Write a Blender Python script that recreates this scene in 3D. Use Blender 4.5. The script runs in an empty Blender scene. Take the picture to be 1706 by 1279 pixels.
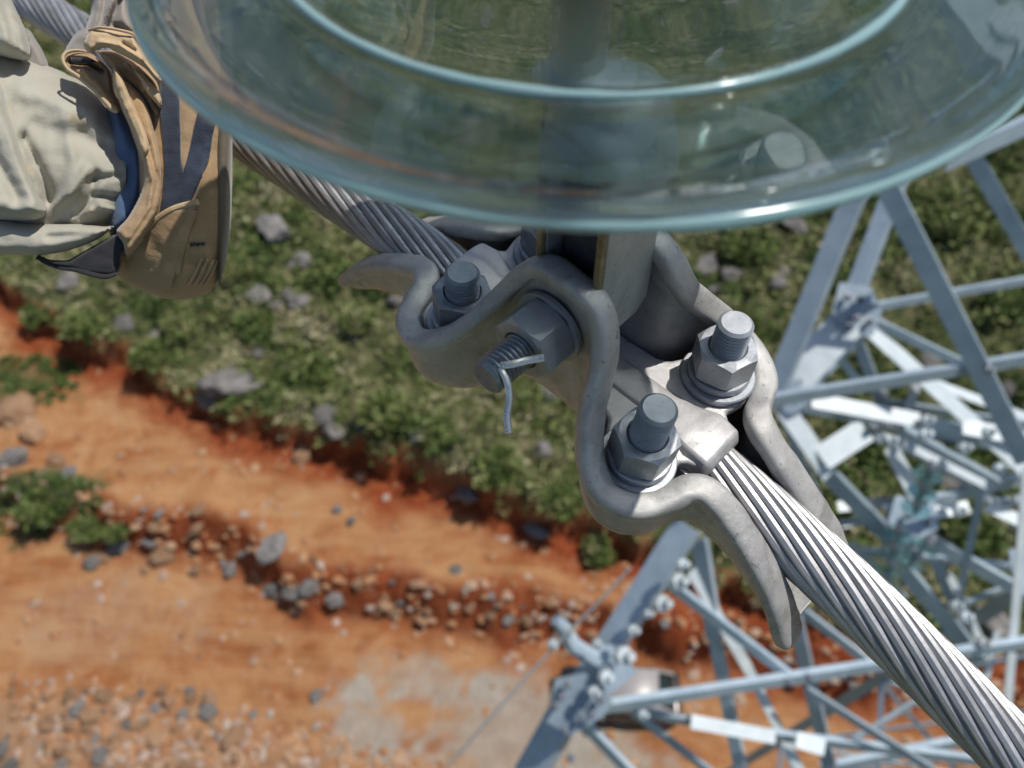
import bpy, bmesh, math, random
import numpy as np
from mathutils import Vector, Matrix, noise
from mathutils.bvhtree import BVHTree
random.seed(7); rng = np.random.default_rng(11)
sc = bpy.context.scene; C = bpy.context.collection

# ------------------------------------------------------------ camera, sky, sun
CZ = 26.0                                   # the camera hangs 26 m above the road
DEP = math.radians(52.3)                    # looking down from the crossarm
FWD = Vector((0, math.cos(DEP), -math.sin(DEP))); UPV = Vector((0, math.sin(DEP), math.cos(DEP))); RGT = Vector((1, 0, 0))
CAM = Vector((0, 0, CZ))
cd = bpy.data.cameras.new('camera'); cam = bpy.data.objects.new('camera', cd); C.objects.link(cam)
cam.location = CAM; cam.rotation_euler = (math.radians(90) - DEP, 0, 0)
cd.sensor_width = 36; cd.lens = 30.6; cd.clip_start = 0.01; cd.clip_end = 3000
cd.dof.use_dof = True; cd.dof.focus_distance = 0.34
cd.dof.aperture_fstop = 30.6e-3 / 0.0030    # a 2.6 mm phone pupil
sc.camera = cam
w = bpy.data.worlds.new('World'); sc.world = w; w.use_nodes = True
nt = w.node_tree; bg = nt.nodes['Background']; sky = nt.nodes.new('ShaderNodeTexSky')
SUN = Vector((0.42, 0.15, 0.88)).normalized()
sky.sky_type = 'NISHITA'; sky.sun_disc = False
sky.sun_elevation = math.asin(SUN.z); sky.sun_rotation = math.atan2(SUN.x, SUN.y)
nt.links.new(sky.outputs[0], bg.inputs[0]); bg.inputs[1].default_value = 0.09
ld = bpy.data.lights.new('sun', 'SUN'); sun = bpy.data.objects.new('sun', ld); C.objects.link(sun)
ld.energy = 3.9; ld.angle = math.radians(0.5); ld.color = (1.0, 0.955, 0.89)
sun.location = (5, 0, 40); sun.rotation_euler = SUN.to_track_quat('Z', 'Y').to_euler()
sc.view_settings.view_transform = 'Standard'; sc.view_settings.look = 'None'
sc.view_settings.exposure = 0.0; sc.view_settings.gamma = 1.0
sc.cycles.max_bounces = 10; sc.cycles.transmission_bounces = 8; sc.cycles.transparent_max_bounces = 12
sc.cycles.caustics_refractive = False; sc.cycles.caustics_reflective = False
sc.cycles.sample_clamp_indirect = 5; sc.cycles.sample_clamp_direct = 12

# ------------------------------------------------------------ measuring helpers
FP = 1450.0
def ray(px, py): return FWD + RGT * ((px - 853) / FP) + UPV * ((639.5 - py) / FP)
def P(px, py, t): return CAM + ray(px, py) * t
def G(px, py, z=0.0):
    r = ray(px, py); return CAM + r * ((z - CZ) / r.z)
A43 = math.radians(43); TL = math.radians(-4.5)
DP = Vector((math.cos(A43), -math.sin(A43), 0))
E1 = (DP * math.cos(TL) + Vector((0, 0, math.sin(TL)))).normalized()
E2 = Vector((-math.sin(A43), -math.cos(A43), 0)); E3 = E1.cross(E2); E3 = E3 if E3.z > 0 else -E3
O = CAM + Vector((-.0456, .301, -.28)) + E1 * .1025     # middle of the clamp on the conductor
def K(s, w_, h): return O + (E1 * s + E2 * w_ + E3 * h) * .001

# ------------------------------------------------------------ object helpers
def tag(o, label=None, cat=None, group=None, kind=None):
    if label: o['label'] = label
    if cat: o['category'] = cat
    if group: o['group'] = group
    if kind: o['kind'] = kind
    return o
def empty(name, loc, label=None, cat=None, group=None):
    o = bpy.data.objects.new(name, None); C.objects.link(o); o.location = loc; o.empty_display_size = .05
    return tag(o, label, cat, group)
def mk(name, verts, faces, mat, parent=None, smooth=True, world=True):
    me = bpy.data.meshes.new(name); me.from_pydata([tuple(v) for v in verts], [], faces); me.update()
    if mat: me.materials.append(mat)
    if smooth: me.polygons.foreach_set('use_smooth', [True] * len(me.polygons))
    o = bpy.data.objects.new(name, me); C.objects.link(o)
    if parent is not None:
        o.parent = parent
        if world: o.matrix_parent_inverse = Matrix.Translation(-world_loc(parent))
    return o
def world_loc(o):
    v = Vector(o.location); 
    if o.parent is not None and o.matrix_parent_inverse == Matrix.Identity(4): v = v + world_loc(o.parent)
    elif o.parent is not None: v = v + world_loc(o.parent) + o.matrix_parent_inverse.translation
    return v
def npmesh(name, V, F, mat, parent=None, smooth=False, attr=None):
    V = np.asarray(V, np.float32); F = np.asarray(F, np.int32); k = F.shape[1]
    me = bpy.data.meshes.new(name); me.vertices.add(len(V)); me.vertices.foreach_set('co', V.ravel())
    me.loops.add(F.size); me.loops.foreach_set('vertex_index', F.ravel())
    me.polygons.add(len(F)); me.polygons.foreach_set('loop_start', np.arange(0, F.size, k, dtype=np.int32))
    me.polygons.foreach_set('loop_total', np.full(len(F), k, np.int32))
    me.polygons.foreach_set('use_smooth', np.full(len(F), smooth)); me.update(calc_edges=True)
    for an, av in (attr or {}).items():
        a = me.attributes.new(an, 'FLOAT', 'POINT'); a.data.foreach_set('value', np.asarray(av, np.float32))
    me.materials.append(mat)
    o = bpy.data.objects.new(name, me); C.objects.link(o)
    if parent is not None: o.parent = parent
    return o
def bevel(o, w_, seg=2, ang=35):
    m = o.modifiers.new('bevel', 'BEVEL'); m.width = w_; m.segments = seg; m.limit_method = 'ANGLE'; m.angle_limit = math.radians(ang)
    m.harden_normals = False; return o
class MB:
    def __init__(s): s.v = []; s.f = []
    def add(s, v, f):
        n = len(s.v); s.v += [Vector(x) for x in v]; s.f += [tuple(i + n for i in q) for q in f]
    def box(s, c, ax, ay, az, hx, hy, hz):
        v = [c + ax * (i * hx) + ay * (j * hy) + az * (k * hz) for i in (-1, 1) for j in (-1, 1) for k in (-1, 1)]
        s.add(v, [(0, 1, 3, 2), (4, 6, 7, 5), (0, 4, 5, 1), (2, 3, 7, 6), (0, 2, 6, 4), (1, 5, 7, 3)])
    def lathe(s, base, axis, prof, n=32, xref=None, close=True):
        axis = axis.normalized(); x = (xref or (Vector((1, 0, 0)) if abs(axis.x) < .8 else Vector((0, 1, 0))))
        x = (x - axis * x.dot(axis)).normalized(); y = axis.cross(x); v = []; f = []
        for r, z in prof:
            for i in range(n):
                a = 2 * math.pi * i / n; v.append(base + axis * z + x * (r * math.cos(a)) + y * (r * math.sin(a)))
        for j in range(len(prof) - 1):
            for i in range(n):
                i2 = (i + 1) % n; f.append((j * n + i, j * n + i2, (j + 1) * n + i2, (j + 1) * n + i))
        if close:
            f.append(tuple(range(n))[::-1]); m = (len(prof) - 1) * n; f.append(tuple(range(m, m + n)))
        s.add(v, f)
    def tube(s, pts, r, n=10, cap=True, flat=None):
        pts = [Vector(p) for p in pts]; m = len(pts); v = []; f = []; prev = None
        for i, p in enumerate(pts):
            t = (pts[min(i + 1, m - 1)] - pts[max(i - 1, 0)]).normalized()
            if prev is None:
                a = flat if flat is not None else (Vector((0, 0, 1)) if abs(t.z) < .9 else Vector((1, 0, 0)))
            else: a = prev
            a = (a - t * a.dot(t)).normalized(); prev = a; b = t.cross(a)
            rr = r[i] if isinstance(r, list) else r
            if isinstance(rr, tuple): ra, rb = rr
            else: ra = rb = rr
            for k in range(n):
                q = 2 * math.pi * k / n; v.append(p + a * (ra * math.cos(q)) + b * (rb * math.sin(q)))
        for i in range(m - 1):
            for k in range(n):
                k2 = (k + 1) % n; f.append((i * n + k, i * n + k2, (i + 1) * n + k2, (i + 1) * n + k))
        if cap: f.append(tuple(range(n))[::-1]); f.append(tuple(range((m - 1) * n, m * n)))
        s.add(v, f)
    def build(s, name, mat, parent=None, smooth=True, label=None):
        o = mk(name, s.v, s.f, mat, parent, smooth)
        bm = bmesh.new(); bm.from_mesh(o.data); bmesh.ops.recalc_face_normals(bm, faces=bm.faces); bm.to_mesh(o.data); bm.free()
        if smooth:
            try: o.data.set_sharp_from_angle(angle=math.radians(38))
            except Exception: pass
        if label: o['label'] = label
        return o
def spline(pts, n=8):
    pts = [Vector(p) for p in pts]; out = []
    for i in range(len(pts) - 1):
        p0 = pts[max(i - 1, 0)]; p1 = pts[i]; p2 = pts[i + 1]; p3 = pts[min(i + 2, len(pts) - 1)]
        for k in range(n):
            t = k / n
            out.append(.5 * ((2 * p1) + (p2 - p0) * t + (2 * p0 - 5 * p1 + 4 * p2 - p3) * t * t + (3 * p1 - p0 - 3 * p2 + p3) * t ** 3))
    out.append(pts[-1]); return out

# ------------------------------------------------------------ materials
def newmat(name):
    m = bpy.data.materials.new(name); m.use_nodes = True; return m, m.node_tree, m.node_tree.nodes['Principled BSDF']
def mixc(nt_, fac, a, b):
    n = nt_.nodes.new('ShaderNodeMix'); n.data_type = 'RGBA'
    if hasattr(fac, 'links') or hasattr(fac, 'is_linked'): nt_.links.new(fac, n.inputs[0])
    else: n.inputs[0].default_value = fac
    for i, c in ((6, a), (7, b)):
        if isinstance(c, tuple): n.inputs[i].default_value = (*c, 1)
        else: nt_.links.new(c, n.inputs[i])
    return n.outputs[2]
def nz(nt_, scale, detail=4, rough=.6, co=None, stretch=None, dist=0):
    n = nt_.nodes.new('ShaderNodeTexNoise'); n.inputs['Scale'].default_value = scale; n.inputs['Detail'].default_value = detail
    n.inputs['Roughness'].default_value = rough; n.inputs['Distortion'].default_value = dist
    if co is None: co = nt_.nodes.new('ShaderNodeTexCoord').outputs['Object']
    if stretch:
        mp = nt_.nodes.new('ShaderNodeMapping'); mp.inputs['Scale'].default_value = stretch; nt_.links.new(co, mp.inputs[0]); co = mp.outputs[0]
    nt_.links.new(co, n.inputs['Vector']); return n.outputs['Fac']
def ramp(nt_, fac, stops):
    n = nt_.nodes.new('ShaderNodeValToRGB'); nt_.links.new(fac, n.inputs[0]); e = n.color_ramp.elements
    while len(e) < len(stops): e.new(.5)
    for k, (p, c) in enumerate(stops): e[k].position = p; e[k].color = (*c, 1) if isinstance(c, tuple) else (c, c, c, 1)
    return n.outputs[0]
def bump(nt_, b, fac, strength, dist):
    n = nt_.nodes.new('ShaderNodeBump'); n.inputs['Strength'].default_value = strength; n.inputs['Distance'].default_value = dist
    nt_.links.new(fac, n.inputs['Height']); nt_.links.new(n.outputs[0], b.inputs['Normal'])
def metal(name, c1, c2, rough, met, sc_, bs=.3, bd=.0004, r2=None, grime=0.0):
    m, t, b = newmat(name); f = nz(t, sc_, 6, .65)
    col = ramp(t, f, [(.3, c1), (.7, c2)])
    if grime:
        g_ = ramp(t, nz(t, sc_ * .45, 7, .72, dist=.8), [(.50, 0.0), (.66, grime)]); col = mixc(t, g_, col, tuple(k_ * .42 for k_ in c1))
        g2 = ramp(t, nz(t, sc_ * 7, 3, .6), [(.64, 0.0), (.70, grime)]); col = mixc(t, g2, col, tuple(k_ * .35 for k_ in c1))
        g3 = ramp(t, nz(t, sc_ * 1.3, 5, .6, stretch=(1, 6, 1)), [(.60, 0.0), (.72, grime * .6)]); col = mixc(t, g3, col, tuple(min(1, k_ * 1.35) for k_ in c2))
    t.links.new(col, b.inputs['Base Color'])
    b.inputs['Metallic'].default_value = met
    f3 = nz(t, sc_ * 3.1, 3, .6)
    t.links.new(ramp(t, f3, [(.3, rough - .08), (.72, (r2 or rough + .12))]), b.inputs['Roughness'])
    f2 = nz(t, sc_ * 9, 6, .8); bump(t, b, f2, bs, bd); return m
M = {}
M['cast'] = metal('cast_aluminium', (.37, .36, .345), (.54, .53, .51), .50, .35, 60, .6, .0005, grime=.55)
M['keeper'] = metal('cast_keeper', (.46, .445, .44), (.62, .605, .60), .50, .35, 55, .5, .0003, grime=.4)
M['galv'] = metal('galvanised_steel', (.30, .32, .345), (.46, .475, .50), .46, .5, 90, .35, .0003, grime=.45)
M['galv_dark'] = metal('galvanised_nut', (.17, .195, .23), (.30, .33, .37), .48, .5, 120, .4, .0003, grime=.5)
M['strand'] = metal('aluminium_strand', (.40, .40, .405), (.54, .54, .545), .42, .6, 70, .3, .0002, grime=.25)
M['tower'] = metal('galvanised_angle', (.33, .42, .50), (.50, .60, .67), .45, .3, 6, .2, .002)  # bluish shade tone put into the tower steel's colour
M['tower_lit'] = metal('sunlit_galvanised_angle', (.56, .63, .65), (.72, .78, .80), .45, .3, 6, .2, .002)  # paler copy of the tower steel, sunlit tone put into its colour
M['hanger'] = metal('galvanised_link', (.36, .39, .38), (.50, .53, .51), .45, .35, 40, .35, .0003, grime=.4)
M['rusty'] = metal('stained_steel', (.16, .12, .08), (.42, .34, .20), .5, .6, 130, .4, .0004)
M['pin'] = metal('bright_steel', (.62, .60, .55), (.80, .78, .72), .30, .7, 120, .2, .0001)
M['dark'] = metal('dark_hollow_shade', (.05, .05, .065), (.10, .10, .12), .55, .4, 120, .3, .0003)  # near-black colour paints the shade inside hollows
def vary(m, lo, hi):
    t = m.node_tree; b = t.nodes['Principled BSDF']; l = b.inputs['Base Color'].links[0]; src = l.from_socket; oi = t.nodes.new('ShaderNodeObjectInfo'); mr = t.nodes.new('ShaderNodeMapRange'); mr.inputs[3].default_value = lo; mr.inputs[4].default_value = hi
    hs = t.nodes.new('ShaderNodeHueSaturation'); t.links.new(oi.outputs['Random'], mr.inputs[0]); t.links.new(mr.outputs[0], hs.inputs['Value']); t.links.new(src, hs.inputs['Color']); t.links.new(hs.outputs[0], b.inputs['Base Color'])
vary(M['strand'], .72, 1.2); vary(M['tower'], .75, 1.2); vary(M['tower_lit'], .8, 1.15); vary(M['galv'], .85, 1.1)
def cloth(name, c1, c2, scale, rough=.9, bd=.0006, weave=900, bs=.5, spots=None):
    m, t, b = newmat(name); f = nz(t, scale, 5, .6)
    col = ramp(t, f, [(.32, c1), (.68, c2)])
    if spots:
        f4 = nz(t, scale * 4, 3, .5); col = mixc(t, ramp(t, f4, [(.60, 0.0), (.72, .7)]), col, spots)
    t.links.new(col, b.inputs['Base Color']); b.inputs['Roughness'].default_value = rough
    b.inputs['Sheen Weight'].default_value = .25
    f2 = nz(t, weave, 3, .6); bump(t, b, f2, bs, bd); return m
M['canvas'] = cloth('cream_canvas', (.36, .345, .28), (.52, .50, .42), 18, .92, .0004, 700, .5, (.33, .25, .15))
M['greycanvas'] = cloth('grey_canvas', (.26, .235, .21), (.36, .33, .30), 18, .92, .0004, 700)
M['suede'] = cloth('tan_suede', (.36, .235, .12), (.50, .345, .20), 22, .85, .0005, 500, .6)
M['suede2'] = cloth('tan_suede_trim_and_lit', (.44, .31, .17), (.58, .43, .26), 30, .85, .0006, 300, .8)
M['navy'] = cloth('navy_elastic', (.012, .018, .035), (.035, .05, .08), 40, .8, .0006, 900)
M['black'] = cloth('black_lining_and_shade', (.008, .008, .011), (.018, .018, .022), 30, .75, .0004, 700)
M['sock'] = cloth('blue_sock', (.07, .12, .22), (.12, .19, .32), 40, .85, .0006, 500)
M['solem'] = cloth('brown_rubber', (.10, .075, .05), (.17, .13, .09), 30, .7, .0005, 300)
M['skin'] = cloth('skin', (.40, .24, .16), (.46, .29, .2), 20, .5, .0002, 300)

def glassmat(name, tint, dens, ghost):
    m, t, b = newmat(name); out = t.nodes['Material Output']; t.nodes.remove(b)
    g = t.nodes.new('ShaderNodeBsdfGlass'); g.inputs['IOR'].default_value = 1.5; g.inputs['Roughness'].default_value = 0.025
    g.inputs['Color'].default_value = (*tint, 1)
    tr = t.nodes.new('ShaderNodeBsdfTransparent'); tr.inputs['Color'].default_value = (*tint, 1)
    mx = t.nodes.new('ShaderNodeMixShader'); mx.inputs[0].default_value = ghost
    t.links.new(g.outputs[0], mx.inputs[1]); t.links.new(tr.outputs[0], mx.inputs[2]); t.links.new(mx.outputs[0], out.inputs['Surface'])
    va = t.nodes.new('ShaderNodeVolumeAbsorption'); va.inputs['Color'].default_value = (.30, .80, .80, 1); va.inputs['Density'].default_value = dens
    t.links.new(va.outputs[0], out.inputs['Volume'])
    bn = t.nodes.new('ShaderNodeBump'); bn.inputs['Strength'].default_value = .22; bn.inputs['Distance'].default_value = .0012
    f = nz(t, 16, 2, .5); t.links.new(f, bn.inputs['Height']); t.links.new(bn.outputs[0], g.inputs['Normal'])
    return m
M['glass'] = glassmat('toughened_glass', (.955, .985, .985), 20, .30)
M['tealglass'] = glassmat('far_insulator_glass', (.80, .95, .94), 5, .4)

# ------------------------------------------------------------ terrain
def gl(pts): 
    g = sorted([(G(*p).x, G(*p).y) for p in pts]); return np.array([a for a, b in g]), np.array([b for a, b in g])
L1 = gl([(-900, 250), (-400, 380), (0, 480), (60, 555), (180, 605), (300, 668), (400, 725), (560, 765), (700, 810), (850, 860), (940, 895), (1060, 935), (1200, 1005), (1290, 1035), (1420, 1075), (1700, 1120), (2300, 1180)])
L2 = gl([(-900, 560), (-400, 680), (-50, 790), (100, 830), (230, 868), (400, 895), (470, 955), (560, 962), (700, 985), (880, 1010), (1000, 1020), (1200, 1068), (1400, 1105), (1700, 1150), (2300, 1220)])
L3 = gl([(-900, 1000), (-50, 1140), (200, 1168), (330, 1190), (560, 1235), (700, 1285), (1000, 1380), (1500, 1500), (2300, 1600)])
def fbm(x, y, f, seed, octv=4):
    r = np.zeros_like(x); a = 1.0; tot = 0
    for o in range(octv):
        g = np.random.default_rng(seed + o).random((256, 256)); xx = x * f + 37.3 * seed; yy = y * f + 11.7 * seed
        xi = np.floor(xx).astype(int); yi = np.floor(yy).astype(int); u = xx - xi; v = yy - yi
        u = u * u * (3 - 2 * u); v = v * v * (3 - 2 * v)
        q = lambda i, j: g[(xi + i) % 256, (yi + j) % 256]
        r += a * ((q(0, 0) * (1 - u) + q(1, 0) * u) * (1 - v) + (q(0, 1) * (1 - u) + q(1, 1) * u) * v); tot += a; a *= .5; f *= 2.03
    return r / tot * 2 - 1
def ss(a, b, x): t = np.clip((x - a) / (b - a), 0, 1); return t * t * (3 - 2 * t)
def terr(x, y):
    x = np.asarray(x, float); y = np.asarray(y, float)
    wob = fbm(x, y, .9, 3) * .55 + fbm(x, y, 2.6, 5, 3) * .25
    d1 = y - np.interp(x, *L1) + wob; d2 = y - np.interp(x, *L2) + fbm(x, y, .7, 8) * .6; d3 = np.interp(x, *L3) - y + fbm(x, y, .8, 9) * .8
    far = np.hypot(x, y - 20)
    z = 1.2 * ss(-.05, .45, d1) + np.clip(d1, 0, 60) * .05 + ss(0, 1, d1) * (fbm(x, y, .22, 12) * .9 + fbm(x, y, 1.1, 14) * .28)
    z += -1.15 * ss(.25, -.85, d2) + .28 * np.exp(-((d2 - .6) / .5) ** 2) * (1 - ss(0, .5, d1))
    z += ss(0, 2, d3) * (-.3 + fbm(x, y, .5, 21) * .6)
    z += (1 - ss(0, .3, d1)) * (fbm(x, y, .35, 17) * .14 + fbm(x, y, 2.2, 18, 3) * .05)
    z += ss(90, 900, far) * (40 + 55 * fbm(x, y, .004, 31))
    return z, d1, d2, d3
def axis_pts(lo, hi, step, far):
    c = np.arange(lo, hi + step / 2, step); out = []; s = step; p = hi
    while p < far: s *= 1.22; p += s; out.append(p)
    o2 = []; s = step; p = lo
    while p > -far: s *= 1.22; p -= s; o2.append(p)
    return np.concatenate([o2[::-1], c, out])
gx = axis_pts(-26, 34, .13, 1500); gy = axis_pts(2, 56, .13, 1500)
X, Y = np.meshgrid(gx, gy); Zt, D1, D2, D3 = terr(X, Y)
nx, ny = len(gx), len(gy); idx = np.arange(nx * ny).reshape(ny, nx)
F = np.stack([idx[:-1, :-1], idx[:-1, 1:], idx[1:, 1:], idx[1:, :-1]], -1).reshape(-1, 4)
m, t, b = newmat('red_earth_and_scrub')
def att(n):
    a = t.nodes.new('ShaderNodeAttribute'); a.attribute_name = n; return a.outputs['Fac']
n1 = nz(t, .42, 8, .75, dist=.8); n2 = nz(t, 2.2, 6, .7); n3 = nz(t, .9, 5, .6, stretch=(.35, 2.2, 1))
soil = ramp(t, n1, [(.30, (.26, .080, .028)), (.44, (.39, .150, .056)), (.56, (.50, .245, .105)), (.72, (.56, .34, .18))])
soil = mixc(t, ramp(t, n3, [(.42, 0.0), (.62, .55)]), soil, (.56, .33, .16))
soil = mixc(t, ramp(t, n2, [(.56, 0.0), (.78, .6)]), soil, (.50, .37, .25))
bank = ramp(t, n2, [(.3, (.13, .030, .012)), (.5, (.31, .070, .024)), (.7, (.40, .13, .05))])  # deep red bank earth, darkened too for shade under the scrub edge
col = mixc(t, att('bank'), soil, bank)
grey = ramp(t, n2, [(.3, (.37, .30, .22)), (.7, (.50, .46, .40))])
col = mixc(t, att('grey'), col, grey)
lot = ramp(t, n2, [(.3, (.34, .18, .09)), (.7, (.48, .34, .23))]); col = mixc(t, att('rub'), col, lot)
veg = ramp(t, nz(t, 1.6, 6, .7), [(.30, (.04, .055, .02)), (.48, (.09, .105, .04)), (.62, (.18, .165, .085)), (.76, (.29, .25, .16))])
col = mixc(t, att('veg'), col, veg)
t.links.new(col, b.inputs['Base Color']); b.inputs['Roughness'].default_value = .95; b.inputs['Specular IOR Level'].default_value = .15
bump(t, b, nz(t, 7, 8, .8), .9, .12)
veg_m = np.maximum(ss(.15, .7, D1 + fbm(X, Y, 1.5, 41) * .3), ss(.5, 3.5, D3 - 4.5))  # unseen ground below the camera turned olive to shape the metal's reflections
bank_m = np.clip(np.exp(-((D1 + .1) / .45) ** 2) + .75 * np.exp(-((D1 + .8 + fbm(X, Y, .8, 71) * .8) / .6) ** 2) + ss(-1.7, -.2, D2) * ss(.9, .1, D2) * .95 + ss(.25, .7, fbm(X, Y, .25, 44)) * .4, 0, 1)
def blob(px, py, r, ax=1.0):
    g = G(px, py); return ss(1.15, .55, np.hypot((X - g.x) / (r * ax), (Y - g.y) / r) + fbm(X, Y, .9, 51) * .7 + fbm(X, Y, 3.1, 52) * .35)
grey_m = np.clip(blob(600, 1180, 1.3, 1.3) * .9 + blob(700, 1115, 1.0, 2.4) * .6 + blob(840, 1190, 1.9, 1.5) * .8 + .15 * blob(130, 1010, 1.6, 2.4) + blob(1040, 1270, 1.2, 1.5) * .7, 0, 1)
rub_m = ss(-.6, 1.2, D3) * .8
green_m = np.clip(blob(30, 640, 1.5, 1.7) * .75 + blob(60, 830, 1.0, 2.2), 0, 1)
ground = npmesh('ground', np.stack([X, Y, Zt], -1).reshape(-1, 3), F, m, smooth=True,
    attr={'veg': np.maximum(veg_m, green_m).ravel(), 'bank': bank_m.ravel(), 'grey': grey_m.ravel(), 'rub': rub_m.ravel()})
tag(ground, kind='structure')
def gz(x, y): return float(terr(np.array([x]), np.array([y]))[0][0])

# --- low scrub and grass: nobody could count it
def leafmesh(cx, cy, cz, rad, hgt, n, size, seed, tone, flat=.7):
    """n small leaves in a low dome at each centre"""
    r = np.random.default_rng(seed); N = len(cx)
    u = r.random((N, n)); th = r.random((N, n)) * 2 * np.pi; el = np.arcsin(r.random((N, n)) ** .8)
    rr = (.55 + .45 * u ** .5)
    px = cx[:, None] + rad[:, None] * rr * np.cos(el) * np.cos(th); py = cy[:, None] + rad[:, None] * rr * np.cos(el) * np.sin(th)
    pz = cz[:, None] + hgt[:, None] * rr * np.sin(el)
    c = np.stack([px, py, pz], -1).reshape(-1, 3); K_ = len(c)
    d = r.normal(size=(K_, 3)); d[:, 2] = np.abs(d[:, 2]) * .7 + .1; d /= np.linalg.norm(d, axis=1)[:, None]
    e = r.normal(size=(K_, 3)); e -= d * (e * d).sum(1)[:, None]; e /= np.linalg.norm(e, axis=1)[:, None]
    s = size * (.5 + r.random(K_))[:, None] * np.repeat(rad, n)[:, None] ** .5 * 1.6
    V = np.stack([c - e * s * .35, c + d * s * .5 + e * s * .05, c + e * s * .35, c + d * s * 1.1 + e * s * .2], 1)
    V[:, 3] = c + d * s; Fq = np.arange(K_ * 4).reshape(-1, 4)[:, [0, 1, 3, 2]]
    V = V.reshape(-1, 3); Fq = np.arange(K_ * 4).reshape(-1, 4)
    V4 = V.reshape(-1, 4, 3).copy(); nar = np.where(np.repeat(r.random(N) < .55, n), .13, .36)[:, None]; s = s * np.where(nar < .2, 1.35, 1.0); V4[:, 1] = c + d * s * .55 + e * s * nar; V4[:, 0] = c; V4[:, 3] = c + d * s * .55 - e * s * nar; V4[:, 2] = c + d * s * 1.15
    tn = np.repeat(np.repeat(tone, n) + r.normal(size=K_) * .09, 4)
    return V4.reshape(-1, 3), Fq, tn
ml, t, b = newmat('scrub_leaves'); a = t.nodes.new('ShaderNodeAttribute'); a.attribute_name = 'tone'
lc = ramp(t, a.outputs['Fac'], [(0.0, (.030, .055, .014)), (.35, (.085, .140, .034)), (.6, (.185, .220, .070)), (.8, (.32, .31, .15)), (1.0, (.40, .36, .23))])
t.links.new(lc, b.inputs['Base Color']); b.inputs['Roughness'].default_value = .6; b.inputs['Specular IOR Level'].default_value = .3
b.inputs['Transmission Weight'].default_value = 0
M['leaf'] = ml
N = 60000
sx = rng.uniform(-30, 40, N); sy = rng.uniform(8, 62, N)
_, q1, q2, _ = terr(sx, sy)
clump = fbm(sx, sy, .45, 61)
dens = np.where(sy < 42, .72, .36)
gr1 = G(30, 640); gr2 = G(60, 830)
lowg = (np.hypot((sx - gr1.x) / 2.3, (sy - gr1.y) / 1.4) < 1) | (np.hypot((sx - gr2.x) / 2.4, (sy - gr2.y) / .85) < 1) 
keep = ((q1 > .15) & (rng.random(N) < dens * (1.15 + clump * 1.2)))
keep |= lowg & (rng.random(N) < .9)
sx, sy, clump, lowg = sx[keep], sy[keep], clump[keep], lowg[keep]; sz = terr(sx, sy)[0]
rad = rng.uniform(.10, .30, len(sx)) * (1 + .6 * np.clip(clump, -1, 1)); rad = np.where(lowg, .14, rad)
tone = np.clip(.60 + fbm(sx, sy, .5, 66) * .7 + rng.normal(size=len(sx)) * .15, 0, 1); tone = np.where(lowg, .35, tone)
V, Fq, tn = leafmesh(sx, sy, sz - .03, rad, rad * 1.1, 16, .22, 5, tone)
tag(npmesh('scrub', V, Fq, M['leaf'], attr={'tone': tn}), 'low green scrub and dry grass covering the slope above the road', 'scrub', kind='stuff')

# --- shrubs one can tell apart
M['bark'] = metal('twig_bark', (.07, .05, .035), (.13, .1, .07), .8, 0, 30)
SH = [(430, 560, .95, .18, 'bright green shrub left of the small wire clamp tip, above the road cut'), (150, 560, .8, .45, 'olive shrub on the road bank below the shoe'),
      (250, 600, .8, .35, 'dark olive bush on the bank edge right of the olive shrub'), (650, 720, .9, .42, 'round olive bush below the clamp near the bank edge'),
      (520, 640, .8, .3, 'mid green bush beside the big grey boulder'), (830, 800, .9, .5, 'pale olive bush at the lower right of the scrub slope'),
      (740, 760, .7, .35, 'green bush between two pale rocks above the orange cut'), (560, 470, .9, .25, 'dark green bush left of the clamp body'),
      (400, 480, .7, .5, 'dry looking bush under the heel of the shoe'), (60, 520, .7, .4, 'small dark bush on the bank near the left edge'),
      (40, 815, .85, .22, 'grassy bright green bush at the left edge between the roads'), (120, 840, .6, .3, 'small grassy bush beside the bright green one'),
      (170, 850, .45, .35, 'smallest green bush in the row between the two roads'), (1240, 440, 1.1, .35, 'green bush seen right of the clamp ear'),
      (1200, 620, 1.0, .2, 'bush behind the far bolt of the clamp'), (1390, 840, .9, .25, 'dark green bush seen inside the lattice above the cable'),
      (1600, 900, 1.1, .3, 'green bush behind the right side of the lattice'), (1560, 420, 1.1, .4, 'bush seen between the upper lattice members'),
      (1650, 540, 1.0, .3, 'green bush near the right edge inside the lattice'), (930, 850, .7, .45, 'bush at the bank edge below the near side of the clamp'),
      (1440, 760, .8, .2, 'dark bush near the white lattice strut'), (300, 560, .7, .55, 'yellowish bush on the slope left of the boulder'),
      (600, 560, .7, .6, 'dry yellow green bush in the middle of the slope'), (1000, 900, .6, .5, 'low bush where the slope meets the orange bank')]
for i, (px, py, r, tn0, lb) in enumerate(SH):
    g = G(px, py, 1.0); x, y = g.x, g.y; z = gz(x, y)
    root = empty('shrub', (x, y, z), lb, 'shrub', 'shrubs on the slope and road edges')
    k = 26; rr = rng.random(k) ** .5 * r * .75; th = rng.random(k) * 6.28
    V, Fq, tn = leafmesh(rr * np.cos(th), rr * np.sin(th), r * .45 * (1 - (rr / r) ** 2) + rng.normal(size=k) * .05, rng.uniform(.18, .34, k) * r, rng.uniform(.2, .45, k) * r, 46, .26, 100 + i, np.full(k, tn0 * .5 + .32) + rng.normal(size=k) * .1)
    npmesh('foliage', V, Fq, M['leaf'], root, attr={'tone': tn})
    st = MB()
    for j in range(6):
        a_ = j * 1.05 + i; st.tube([Vector((0, 0, -.1)), Vector((math.cos(a_) * .2 * r, math.sin(a_) * .2 * r, .25 * r)), Vector((math.cos(a_) * .5 * r, math.sin(a_) * .5 * r, .5 * r))], [.025, .015, .006], 5)
    o = mk('stem', st.v, st.f, M['bark']); o.parent = root

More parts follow.
